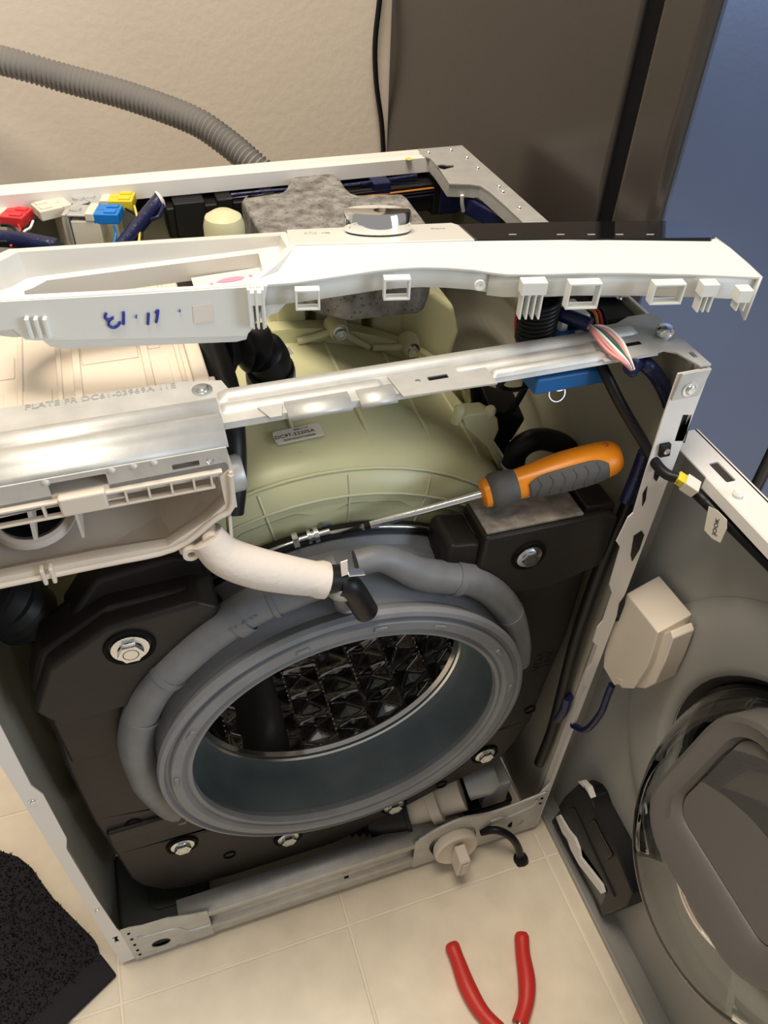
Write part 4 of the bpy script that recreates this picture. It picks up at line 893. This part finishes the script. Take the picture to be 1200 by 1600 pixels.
# rear right connector block beside the bracket
g = G(); c = site(756, 325, 'Z', 0.785); u = V((0.30, -0.95, 0)).normalized(); w_ = V((-u.y, u.x, 0))
v_, f_ = obox_g(c, u, w_, (0, 0, 1), 0.085, 0.030, 0.020); cbx = mk('rear_connector', v_, f_, M_BLUET, WM, bevel=0.003)
v_, f_ = obox_g(c + V((0, 0, 0.010)) + u * 0.012, u, w_, (0, 0, 1), 0.044, 0.024, 0.006); mk('connector_cover', v_, f_, M_BLACK, cbx, bevel=0.001)
for k, m_ in enumerate((M_W4, M_W2, M_W6)):
    tube('wire', [c + u * (0.010) + w_ * (0.004 * k - 0.004) + V((0, 0, 0.014)), c + u * 0.022 + w_ * (0.003 * k - 0.003) + V((0, 0, 0.016)), c + u * 0.035 + w_ * (0.004 * k - 0.004) + V((0, 0, 0.012))], 0.0012, m_, cbx, nseg=8)
v_, f_ = obox_g(c - u * 0.050 + V((0, 0, 0.006)), u, w_, (0, 0, 1), 0.018, 0.016, 0.012); mk('plug', v_, f_, M_W2, cbx, bevel=0.003)
tube('drip_cord', [site(722, 305, 'Z', 0.80), site(722, 318, 'Z', 0.79), site(724, 330, 'Z', 0.78)], 0.0022, M_W2, cbx, nseg=8)

# ================================================================== CONTROL PANEL (loose, lying on the machine)
ZA = 0.884
A1, A2 = site(451, 384, 'Z', ZA), site(1117, 372, 'Z', ZA)        # crease between display face and white face
ax = (A2 - A1).normalized(); back = V((-ax.y, ax.x, 0))
TILT = rad(15)
vb = (back * math.cos(TILT) - V((0, 0, 1)) * math.sin(TILT)).normalized()      # display face runs back and down
nD = ax.cross(vb).normalized()
nW = (V((0, 0, 1)) - back * 0.16).normalized()                                   # white face leans to the front
def onD(x, y, lift=0.0): return hit(x, y, A1 + nD * lift, nD)
def onW(x, y, lift=0.0): return hit(x, y, A1 + nW * lift, nW)
cp0 = (A1 + A2) / 2
CP = empty('control_panel', (cp0.x, cp0.y, 0.82), 'loose white control panel with chrome dial and black display resting on the machine', 'control panel')
white_edge_f = [(1190, 433), (1075, 428), (980, 426), (908, 426), (850, 428), (793, 428), (766, 425), (740, 421), (700, 418), (660, 417), (621, 419), (590, 422), (557, 427), (510, 434), (460, 441), (420, 444), (387, 446)]
white_edge_b = [(402, 436), (425, 418), (440, 402), (450, 384), (600, 380), (743, 376), (900, 374), (1117, 371), (1140, 388), (1168, 412)]
prism('white_face', [[onW(x, y) for x, y in white_edge_f + white_edge_b]], nW * -0.0025, M_WHITE, CP, bevel=0.0008)
# dial plate and black display plate
dpl = prism('dial_plate', [[onD(x, y, 0.0012) for x, y in ((451, 381), (448, 359), (560, 354), (660, 350), (706, 348), (716, 351), (742, 374), (600, 378))]], nD * -0.004, M_WHITE, CP, bevel=0.0007)
prism('display', [[onD(x, y, 0.0012) for x, y in ((744, 374), (716, 350), (800, 348), (900, 346), (1000, 345), (1052, 345), (1070, 347), (1090, 354), (1112, 364), (1117, 369), (1112, 371), (900, 373))]], nD * -0.004, M_SCREEN, CP, bevel=0.0007)
prism('display_trim', [[onD(x, y, 0.0002) for x, y in ((742, 377), (745, 373), (900, 372), (1114, 370), (1118, 372), (900, 375.5))]], nW * -0.003, M_GRIP, CP)
for px in (801, 876, 924, 968, 1016):
    p = onD(px, 366, 0.0014); v_, f_ = obox_g(p, ax, vb, nD, 0.006, 0.0012, 0.0002); mk('display_mark', v_, f_, M_W2, CP, smooth=False)
for (px, py) in ((497, 364), (684, 357)):
    c = onD(px, py, 0.0014)
    if px < 600:
        g = G(); g.add(*lathe_g([(0.0048, 0), (0.0042, 0)], c - ax * 0.006, nD, 16)); g.add(*obox_g(c - ax * 0.006 + vb * 0.004, ax, vb, nD, 0.0008, 0.005, 0.0001)); g.build('power_symbol', M_GINK, CP, smooth=False)
        text('print_mark', 'I/O', 0.0055, c + ax * 0.006, ax, vb, M_GINK, CP, depth=0.0001)
    else:
        text('print_mark', 'Start', 0.006, c, ax, vb, M_GINK, CP, depth=0.0001)
# chrome dial
dc = onD(590, 362, 0.0012)
dial = lathe('dial', [(0.0, 0.0005), (0.0245, 0.0005), (0.0262, 0.0016), (0.0266, 0.0030), (0.0266, 0.0150), (0.0260, 0.0164), (0.0248, 0.0168), (0.0, 0.0162)], dc, nD, M_CHROME, CP, seg=64, angle=25)
lathe('dial_base', [(0.0235, 0.0), (0.0252, 0.0006), (0.0252, 0.0012), (0.0, 0.0012)], dc, nD, M_GRIP, dial, seg=48)
# front wall hanging from the curved edge
def wall_strip(name, pts, depth, m_, out=0.0, inset=0.002):
    top = [onW(x, y, -0.001) + back * inset for x, y in pts]; bot = [p - V((0, 0, depth)) for p in top]; n = len(top)
    return mk(name, top + bot, [(i, i + 1, n + i + 1, n + i) for i in range(n - 1)], m_, CP, solid=0.0022)
wall_strip('front_wall', white_edge_f[:7], 0.019, M_WHITE2); wall_strip('front_wall', white_edge_f[6:], 0.017, M_WHITE2, inset=0.003)
def hollow_tab(x0, x1, y0, dep, wd):
    a, b = onW(x0, y0, -0.002) - back * 0.001, onW(x1, y0, -0.002) - back * 0.001
    c = (a + b) / 2; L = (b - a).length; nn = V((0, 0, -1)); g = G()
    tl_ = c + nn * 0.0005
    g.add(*obox_g(tl_ - back * wd / 2, ax, back, nn, L, wd, 0.0016)); g.add(*obox_g(tl_ + nn * dep - back * wd / 2, ax, back, nn, L, wd, 0.0016))
    for s in (-1, 1): g.add(*obox_g(tl_ + nn * dep / 2 - back * wd / 2 + ax * s * (L / 2 - 0.0008), ax, back, nn, 0.0016, wd, dep))
    g.build('snap_tab', M_WHITE2, CP, bevel=0.0004)
hollow_tab(460, 499, 446, 0.014, 0.007); hollow_tab(598, 640, 428, 0.015, 0.008); hollow_tab(885, 936, 434, 0.019, 0.009); hollow_tab(1016, 1066, 435, 0.015, 0.009)
def comb(x0, x1, y0, dep, nfin):
    a, b = onW(x0, y0, -0.002), onW(x1, y0, -0.002); g = G(); L = (b - a).length
    g.add(*obox_g((a + b) / 2 - back * 0.004 + V((0, 0, -0.004)), ax, back, (0, 0, 1), L, 0.010, 0.010))
    for i in range(nfin):
        p = a.lerp(b, (i + 0.5) / nfin) - back * 0.004; g.add(*obox_g(p - V((0, 0, dep / 2)), ax, back, (0, 0, 1), 0.0016, 0.009, dep))
    g.build('rib_clip', M_WHITE2, CP, bevel=0.0006)
comb(812, 852, 435, 0.029, 4); comb(1092, 1118, 438, 0.022, 3); comb(388, 412, 450, 0.028, 3)
for (x, y) in ((750, 436),):
    lathe('screw_eye', [(0.004, 0), (0.004, 0.002), (0.002, 0.002), (0, 0.001)], onW(x, y) - back * 0.0006 - V((0, 0, 0.004)), -back, M_WHITE2, CP, seg=16)
# right end cap
e1 = [onW(1190, 433), onW(1168, 412), onW(1140, 388), onW(1117, 371)]
lo = [p - V((0, 0, d_)) for p, d_ in zip(e1, (0.036, 0.026, 0.018, 0.012))]
mk('end_cap', e1 + lo, [(i, i + 1, 5 + i, 4 + i) for i in range(3)], M_WHITE, CP, solid=0.0024)
comb(1148, 1170, 447, 0.016, 2)
# board housing under the display
hb = [onD(x, y, -0.004) for x, y in ((520, 372), (516, 356), (1040, 349), (1085, 364))]
prism('board_housing', [hb], nD * -0.020, M_WHITE2, CP, bevel=0.002)
# drawer mouth: stepped tray, open at the bottom
T0 = [(-30, 425), (-14, 402), (14, 389), (446, 362), (462, 384), (432, 414), (402, 437), (386, 446), (0, 470), (-26, 466)]
T1 = [(-14, 424), (0, 408), (28, 394), (438, 368), (448, 385), (424, 412), (398, 432), (382, 443), (28, 461), (-8, 458)]
def onT(x, y, dz=0):  # tray rim surface: blends the two faces
    p = onD(x, y) if y < 400 else onW(x, y)
    t = max(0, min(1, (y - 365) / 60.0)); q = onD(x, y).lerp(onW(x, y), t); return q + V((0, 0, dz))
L0 = [onT(x, y) for x, y in T0]; L1 = [onT(x, y) for x, y in T1]
ZL = min(p.z for p in L1) - 0.010
cen = sum(L1, V()) / len(L1)
def toward(p, d_): 
    return V((p.x + (cen.x - p.x) * d_, p.y + (cen.y - p.y) * d_, p.z))
L2 = [V((*(toward(p, 0.02).xy), ZL + 0.004 - (p.y - cen.y) * 0.05)) for p in L1]
L3 = [V((*(toward(p, 0.16).xy), ZL + 0.003 - (p.y - cen.y) * 0.05)) for p in L2]
L4 = [V((p.x, p.y, ZL - 0.014)) for p in L3]
LO = [V((p.x, p.y, p.z - 0.002)) for p in L0]; LB = [V((*(toward(p, 0.01).xy), ZL - 0.016)) for p in L0]
tray = shell([LB, LO, L0, L1, L2, L3, L4], 'drawer_mouth', M_WHITE, CP, close_end=False, angle=25, solid=0.0)
# writing wall (front of the drawer mouth) with marker numerals
wa, wb_ = onW(-26, 470), onW(420, 444)
wdir = (wb_ - wa).normalized(); wn = V((0, 0, 1)).cross(wdir) * 1.0
if wn.dot(V((0, -1, 0))) < 0: wn = -wn
wl = (wb_ - wa).length
def onwall(px, py, off=0.0): return hit(px, py, wa + wn * (0.002 + off), wn)
ww = [onwall(x, y) for x, y in ((-26, 474), (0, 472), (200, 461), (387, 449), (418, 447), (414, 470), (396, 512), (385, 524), (350, 526), (60, 532), (40, 531), (20, 514), (-26, 520))]
wallp = prism('writing_wall', [ww], wn * -0.003, M_WHITE2, CP, smooth=False)
ww2 = [onwall(x, y, -0.004) for x, y in ((62, 528), (388, 520), (385, 530), (370, 534), (95, 545), (78, 541))]
prism('lower_step', [ww2], wn * -0.006, M_WHITE2, CP, smooth=False)
def stroke(pts, r=0.0010):
    q = catmull([onwall(x, y, 0.0006) for x, y in pts], 5); v_, f_ = sweep_g(q, r, 6); mk('marker_stroke', v_, f_, M_BINK, CP, angle=60)
stroke([(166, 489), (164, 496), (170, 500), (177, 496), (171, 501), (170, 508), (177, 512), (184, 509), (188, 503)])
stroke([(193, 487), (193, 507)]); stroke([(212, 494.5), (214, 495)], 0.0014); stroke([(232, 489), (231, 507)]); stroke([(247, 484), (246, 494), (244, 504)]); stroke([(247, 485), (243, 489)])
stroke([(280, 485.5), (282, 486)], 0.0010)
prism('blank_sticker', [[onwall(x, y, 0.0002) for x, y in ((301, 478), (332, 474), (335, 501), (303, 505))]], wn * 0.0003, M_PAPER, CP, smooth=False)
for px in (46, 60, 74):
    c = onwall(px, 512, 0.002); v_, f_ = obox_g(c, wdir, (0, 0, 1), wn, 0.003, 0.016, 0.006); mk('wall_rib', v_, f_, M_WHITE2, CP, bevel=0.001)
for px in (390, 401, 412):
    c = onwall(px, 478, 0.003); v_, f_ = obox_g(c, wdir, (0, 0, 1), wn, 0.002, 0.030, 0.010); mk('wall_rib', v_, f_, M_WHITE2, CP, bevel=0.0006)
# curved gusset between the drawer mouth and the straight part
prism('corner_gusset', [[onwall(x, y, -0.006) for x, y in ((416, 449), (470, 446), (470, 462), (430, 485), (414, 500))]], wn * -0.002, M_WHITE2, CP, smooth=False)
zf = ZL - 0.012
ff = [V((p.x, p.y, zf)) for p in L3]
cutx = site(300, 440, 'Z', zf).x
ff = [p for p in ff if p.x > cutx]
fcy, fcx = sum(p.y for p in ff) / len(ff), sum(p.x for p in ff) / len(ff)
ff.sort(key=lambda p: math.atan2(p.y - fcy, p.x - fcx))
bx_ = [V((cutx, max(p.y for p in L3) - 0.004, zf)), V((cutx, min(p.y for p in L3) + 0.004, zf))]
fl_ = prism('mouth_floor', [bx_ + ff], (0, 0, 0.0015), M_WHITE, CP, smooth=False)
for blob in ([(338, 441), (346, 437), (358, 434), (372, 432), (382, 433), (378, 437), (364, 440), (350, 442)], [(388, 431), (392, 429), (395, 431), (391, 433)], [(328, 443), (332, 442), (333, 444), (329, 445)]):
    prism('detergent_stain', [[site(x, y, 'Z', zf + 0.0016) for x, y in blob]], (0, 0, 0.0003), M_PINK, fl_, smooth=False)

# ================================================================== FRONT PANEL WITH DOOR (standing upright at the right)
FPX0, FPX1 = 0.6165, 0.648      # lip and skin
FY0, FY1 = 0.036, -0.562; FH = 0.712
FP = empty('front_panel', (0.632, -0.29, 0), 'removed front panel with round door standing on edge, inside facing left', 'appliance panel')
DCY, DCZ, DR = -0.263, 0.430, 0.180
def YZ(pts, x): return [V((x, y, z)) for y, z in pts]
skin_o = [(FY0, 0.003), (FY0, FH), (FY1, FH), (FY1, 0.003)]
hole = [(DCY + DR * math.cos(2 * PI * i / 64), DCZ + DR * math.sin(2 * PI * i / 64)) for i in range(64)]
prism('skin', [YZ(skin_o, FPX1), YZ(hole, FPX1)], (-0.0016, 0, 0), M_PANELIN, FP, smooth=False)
prism('outer_face', [YZ(skin_o, FPX1 + 0.0018), YZ(hole, FPX1 + 0.0018)], (-0.0017, 0, 0), M_PAINT, FP, smooth=False)
# dished ring pressed round the door opening
rim = []
for r, x in ((DR + 0.075, FPX1 - 0.002), (DR + 0.066, FPX1 - 0.008), (DR + 0.045, FPX1 - 0.010), (DR + 0.012, FPX1 - 0.010), (DR + 0.004, FPX1 - 0.008), (DR, FPX1 - 0.001)):
    rim.append((r, -x))
v_, f_ = lathe_g(rim, (0, DCY, DCZ), (-1, 0, 0), 72)
v_ = [V((p.x, max(min(p.y, FY0 - 0.004), FY1 + 0.004), p.z)) for p in v_]
mk('pressed_ring', v_, f_, M_PANELIN, FP, angle=50)
# folded flanges
tf = prism('top_flange', [[V((FPX0, FY0, FH)), V((FPX1, FY0, FH)), V((FPX1, FY1, FH)), V((FPX0, FY1, FH))], [V((x, y, FH)) for x, y in rrect(0.634, -0.022, 0.010, 0.026, 0.001, 1)]], (0, 0, -0.0016), M_PAINT, FP, smooth=False)
box('top_lip', FPX0 - 0.001, FPX0 + 0.0006, FY1, FY0 - 0.06, FH - 0.012, FH, M_PAINT, FP, bevel=0.0004)
lathe('rubber_bumper', [(0.004, 0.0), (0.0045, 0.003), (0.003, 0.005), (0, 0.005)], (0.6265, -0.052, FH), (0, 0, 1), M_WHITE2, FP, seg=16)
box('rear_flange', FPX0 + 0.012, FPX1, FY0 - 0.0016, FY0, 0.003, FH - 0.002, M_PANELIN, FP, bevel=0.0004)
box('front_flange', FPX0, FPX1, FY1, FY1 + 0.0016, 0.003, FH, M_PAINT, FP, bevel=0.0004)
box('bottom_flange', FPX0, FPX1, FY1, FY0, 0.0, 0.0030, M_PANELIN, FP, bevel=0.0006)
box('bottom_lip', FPX0 - 0.002, FPX0 + 0.002, FY1, FY0, 0.0, 0.0090, M_PANELIN, FP, bevel=0.0012)
# loom on the panel side
tube('door_loom', [site(1081, 763, 'X', 0.614), site(1096, 778, 'X', 0.615), site(1110, 791, 'X', 0.618), site(1150, 830, 'X', 0.622), site(1200, 880, 'X', 0.626), site(1240, 920, 'X', 0.63)], 0.0052, M_BRUB, FP, nseg=12)
tagq = [site(x, y, 'X', 0.612) for x, y in ((1108, 791), (1121, 797), (1136, 812), (1136, 826), (1126, 848), (1113, 841), (1101, 828))]
tg = prism('wire_tag', [tagq], (-0.0005, 0, 0), M_PAPER, FP, smooth=False)
text('tag_text', 'JOOK', 0.0066, site(1118.5, 823, 'X', 0.6112), site(1118.5, 815, 'X', 0.611) - site(1113, 838, 'X', 0.611), site(1110, 824, 'X', 0.611) - site(1124, 830, 'X', 0.611), M_INK, tg, depth=0.0001)
# white lock cover
lc = [(979, 927), (1028, 989), (1020, 1016), (1012, 1041), (989, 1077), (972, 1076), (966, 1068), (960, 1072), (942, 1041), (944, 1020), (952, 990)]
lcp = [site(x, y, 'X', 0.604) for x, y in lc]
lk = prism('lock_cover', [lcp], (0.036, 0.002, 0.014), M_BEIGE, FP, bevel=0.0015)
tl3 = [site(x, y, 'X', 0.612) + V((0, 0, 0.004)) for x, y in ((1032, 994), (1046, 990), (1050, 1002), (1038, 1036), (1022, 1072), (1006, 1080), (992, 1078), (1014, 1042))]
prism('cover_step', [tl3], (0.024, 0.001, 0.004), M_BEIGE, lk, bevel=0.0015)
prism('cover_hook', [[site(x, y, 'X', 0.6065) for x, y in ((962, 1066), (968, 1058), (976, 1062), (974, 1070))]], (-0.003, 0, 0), M_BEIGE, lk, bevel=0.0006)
# door: clear bowl with grey insert
def door():
    d = lathe('door_ring', [(DR + 0.002, 0.012), (DR - 0.008, 0.004), (DR - 0.020, 0.0), (DR - 0.028, 0.006), (DR - 0.030, 0.016)], (FPX1 + 0.012, DCY, DCZ), (-1, 0, 0), M_BLACK, FP, seg=72)
    # loft of closed sections from the base circle to the slanted end face
    secs = []; n = 72
    def sec(r, x_top, x_bot, cy, cz, flat=0.0, sq=0.0):
        L = []
        for i in range(n):
            a = 2 * PI * i / n; c, s = math.cos(a), math.sin(a)
            rr = r
            if sq:
                k = (abs(c) ** 4 + abs(s) ** 4) ** -0.25; rr = r * (1 + (k - 1) * sq)
            y, z = cy + rr * c, cz + rr * s
            t = (s + 1) / 2; x = x_bot + (x_top - x_bot) * t
            L.append(V((x, y, z)))
        return L
    cy, cz = -0.256, 0.430
    outer_s = [sec(0.172, 0.655, 0.655, DCY, DCZ), sec(0.167, 0.644, 0.636, DCY, DCZ), sec(0.156, 0.632, 0.600, -0.261, cz), sec(0.140, 0.622, 0.572, -0.258, cz), sec(0.126, 0.6155, 0.556, cy, cz), sec(0.118, 0.612, 0.5495, cy, cz), sec(0.112, 0.610, 0.548, cy, cz)]
    inner_s = [sec(0.112, 0.6145, 0.5525, cy, cz), sec(0.121, 0.619, 0.560, cy, cz), sec(0.135, 0.626, 0.577, -0.258, cz), sec(0.151, 0.636, 0.605, -0.261, cz), sec(0.162, 0.648, 0.640, DCY, DCZ), sec(0.167, 0.655, 0.655, DCY, DCZ)]
    shell(outer_s + [sec(0.06, 0.597, 0.5632, cy, cz), sec(0.06, 0.6015, 0.5677, cy, cz)] + inner_s + [outer_s[0]], 'door_glass', M_GLASS, FP, close_end=False, angle=50)
    # insert: rounded rectangle tray set in the end of the bowl, leaning back with it
    def rr(wy, z0, z1, r, xf, dx):
        wz = z1 - z0; pts = rrect(0, 0, wy, wz, r, 8); L = []
        for (a, b) in pts:
            z = (z0 + z1) / 2 + b; L.append(V((xf(z) + dx, cy + 0.002 + a, z)))
        return L
    face = lambda z: 0.5605 + 0.277 * (z - 0.395)
    floor_ = lambda z: 0.580 + 0.30 * (z - 0.435)
    cy += 0.008
    L = [rr(0.186, 0.391, 0.577, 0.052, face, 0.030), rr(0.190, 0.389, 0.579, 0.054, face, 0.004), rr(0.188, 0.391, 0.577, 0.053, face, 0.0), rr(0.180, 0.396, 0.572, 0.049, face, -0.001), rr(0.168, 0.404, 0.566, 0.043, face, 0.003), rr(0.150, 0.420, 0.556, 0.030, floor_, -0.006), rr(0.142, 0.429, 0.552, 0.022, floor_, 0.0), rr(0.140, 0.430, 0.551, 0.021, floor_, 0.0025), rr(0.137, 0.4315, 0.5495, 0.020, floor_, 0.0)]
    shell(L, 'door_insert', M_DARKIN, FP, close_end=True, angle=40)
door()
# outside door cap so the opening is closed from the far side
lathe('door_cap', [(DR + 0.010, 0.0), (DR + 0.008, 0.020), (DR - 0.02, 0.030), (0.0, 0.034)], (FPX1 + 0.003, DCY, DCZ), (1, 0, 0), M_BLACK, FP, seg=64)
# black access-door housing at the bottom corner
ah = [(-0.006, 0.066), (-0.010, 0.105), (-0.022, 0.160), (-0.036, 0.176), (-0.050, 0.180), (-0.066, 0.172), (-0.122, 0.170), (-0.166, 0.154), (-0.170, 0.120), (-0.160, 0.072), (-0.150, 0.030), (-0.140, 0.030), (-0.135, 0.086), (-0.118, 0.086), (-0.060, 0.068), (-0.030, 0.068)]
hs = prism('access_housing', [YZ(ah, 0.6190)], (0.0285, 0, 0), M_BLACK, FP, bevel=0.003)
prism('housing_rib', [YZ([(-0.030, 0.110), (-0.034, 0.118), (-0.150, 0.102), (-0.146, 0.094)], 0.6165)], (0.004, 0, 0), M_BLACK, hs, bevel=0.001)
prism('housing_step', [YZ([(-0.066, 0.140), (-0.070, 0.160), (-0.120, 0.158), (-0.116, 0.136)], 0.6160)], (0.004, 0, 0), M_BLACK, hs, bevel=0.002)
prism('access_door', [YZ([(-0.014, 0.052), (-0.018, 0.066), (-0.044, 0.070), (-0.058, 0.078), (-0.072, 0.074), (-0.080, 0.064), (-0.128, 0.088), (-0.136, 0.082), (-0.134, 0.072), (-0.084, 0.048), (-0.060, 0.046), (-0.048, 0.052), (-0.036, 0.046)], 0.6150)], (0.004, 0, 0), M_WHITE, FP, bevel=0.0008, label='white edge of the small access door')
prism('kick_plate', [YZ([(-0.001, 0.006), (-0.008, 0.058), (-0.040, 0.046), (-0.080, 0.052), (-0.130, 0.074), (-0.146, 0.034), (-0.142, 0.012), (-0.118, 0.020), (-0.060, 0.010)], 0.6240)], (0.010, 0, 0), mat('glossy_black_plastic', (0.020, 0.024, 0.032), 0.18), FP, bevel=0.001)
prism('latch_hook', [YZ([(-0.020, 0.166), (-0.026, 0.178), (-0.040, 0.186), (-0.052, 0.180), (-0.050, 0.172), (-0.040, 0.178), (-0.030, 0.172)], 0.6200)], (0.008, 0, 0), M_WHITE, FP, bevel=0.0008)
# lock cable
tube('lock_cable', [site(956, 1070, 'X', 0.606), site(948, 1090, 'X', 0.604), site(938, 1115, 'X', 0.602), site(915, 1140, 'X', 0.600), site(895, 1133, 'X', 0.597)], 0.0042, M_BLUET, FP, nseg=12)

# ================================================================== SCREWDRIVER
def screwdriver():
    a = site(548, 829, 'Y', 0.060); b = site(752, 772, 'Z', 0.676); e = site(940, 718, 'Z', 0.682)
    axis = (b - a).normalized(); Lh = 0.128
    S = empty('screwdriver', (b.x, b.y, 0.66), 'orange and grey handled screwdriver lying across the tub and dark counterweight', 'screwdriver')
    lathe('shaft', [(0.0, -0.002), (0.0018, 0.0), (0.0032, 0.014), (0.0036, 0.016), (0.0036, (b - a).length + 0.01)], a, axis, M_ZINC, S, seg=20)
    lathe('tip', [(0.0, -0.010), (0.0012, -0.008), (0.0030, 0.012), (0.0037, 0.016), (0.0037, 0.018)], a, axis, M_BRUB, S, seg=16)
    lathe('end_collar', [(0.0, 0.0), (0.010, 0.0), (0.0128, 0.002), (0.0135, 0.006), (0.0130, 0.010)], b, axis, M_ORANGE, S, seg=36)
    lathe('grip_collar', [(0.0128, 0.006), (0.0158, 0.010), (0.0166, 0.016), (0.0150, 0.026), (0.0140, 0.032), (0.012, 0.034)], b, axis, M_GRIP, S, seg=36)
    prof = [(0.012, 0.026), (0.0136, 0.032), (0.0140, 0.038), (0.0150, 0.048), (0.0168, 0.062), (0.0178, 0.078), (0.0178, 0.095), (0.0170, 0.112), (0.0155, 0.122), (0.0125, 0.1275), (0.007, 0.129), (0.0, 0.1295)]
    hd = lathe('handle', prof, b, axis, M_ORANGE, S, seg=40, angle=60)
    # grey inlay: patch on the side facing forward and down
    u, v_, n = basis(axis); cam_side = (CAM_P - (b + axis * 0.08)); 
    def radial(hh):
        for (r0, h0), (r1, h1) in zip(prof, prof[1:]):
            if h0 <= hh <= h1: return r0 + (r1 - r0) * (hh - h0) / (h1 - h0)
        return 0.01
    c0 = math.atan2(cam_side.dot(v_), cam_side.dot(u))
    down = V((0, 0, -1)); s_ = 1 if (u * -math.sin(c0) + v_ * math.cos(c0)).dot(down) > 0 else -1
    vs = []; fs = []; nh, na = 24, 14
    for i in range(nh + 1):
        hh = 0.040 + 0.072 * i / nh
        e0 = abs(i / nh - 0.5) * 2; sq = (1 - e0 ** 6)
        for k in range(na + 1):
            aa = c0 + s_ * (rad(-8) + (rad(86) - rad(-8)) * (0.5 + (k / na - 0.5) * (0.55 + 0.45 * sq)))
            vs.append(b + axis * hh + (u * math.cos(aa) + v_ * math.sin(aa)) * (radial(hh) + 0.0007))
    for i in range(nh):
        for k in range(na): q = i * (na + 1) + k; fs.append((q, q + 1, q + na + 2, q + na + 1))
    mk('grip_inlay', vs, fs, M_GRIP, S, solid=0.0010, angle=60)
    for j in range(6):
        pts = []
        for k in range(11):
            aa = c0 + s_ * (rad(2) + rad(74) * k / 10); hh = 0.049 + 0.0105 * j + 0.0022 * math.sin(k / 10 * 2 * PI) 
            pts.append(b + axis * hh + (u * math.cos(aa) + v_ * math.sin(aa)) * (radial(hh) + 0.0012))
        w__, f__ = sweep_g(pts, 0.0008, 6); mk('grip_ridge', w__, f__, M_GRIP, S, angle=60)
    # hang hole
    aa = c0 - s_ * rad(50)
    pc = b + axis * 0.116 + (u * math.cos(aa) + v_ * math.sin(aa)) * (radial(0.116) - 0.0002)
    lathe('hang_hole', [(0.0028, 0), (0.0024, 0.0006), (0, -0.0004)], pc, (u * math.cos(aa) + v_ * math.sin(aa)), M_W6, S, seg=16)
screwdriver()

# ================================================================== PLIERS on the floor
def pliers():
    z = 0.012
    S = empty('pliers', (0.43, -0.22, 0), 'pliers with red plastic handles lying open on the tile floor', 'pliers')
    l = [site(x, y, 'Z', z) for x, y in ((705, 1474), (716, 1503), (731, 1543), (752, 1580), (780, 1610), (800, 1640))]
    r = [site(x, y, 'Z', z) for x, y in ((815, 1458), (817, 1490), (823, 1530), (822, 1565), (812, 1600), (800, 1640))]
    for pts in (l, r):
        n_ = len(catmull(pts, 6))
        tube('handle', pts[:-1], lambda i, t: 0.0105 * min(1, 0.72 + t * 6) * (1 - 0.08 * math.sin(t * 9)), M_RED, S, nseg=14, per=6)
        tube('tang', pts[-2:], 0.006, M_ZINC, S, nseg=10)
    pv = l[-1]; d = (pv - (l[0] + r[0]) / 2); d.z = 0; d.normalize(); w_ = V((-d.y, d.x, 0))
    lathe('pivot', [(0.012, -0.008), (0.013, 0.0), (0.010, 0.006), (0, 0.006)], pv, (0, 0, 1), M_ZINC, S, seg=20)
    for s in (-1, 1):
        q = [pv + w_ * s * 0.002, pv + w_ * s * 0.014 + d * 0.01, pv + w_ * s * 0.010 + d * 0.035, pv + w_ * s * 0.003 + d * 0.055, pv + w_ * s * 0.001 + d * 0.055]
        prism('jaw', [[V((p.x, p.y, z - 0.005)) for p in q]], (0, 0, 0.010), M_ZINC, S, bevel=0.0015)
pliers()
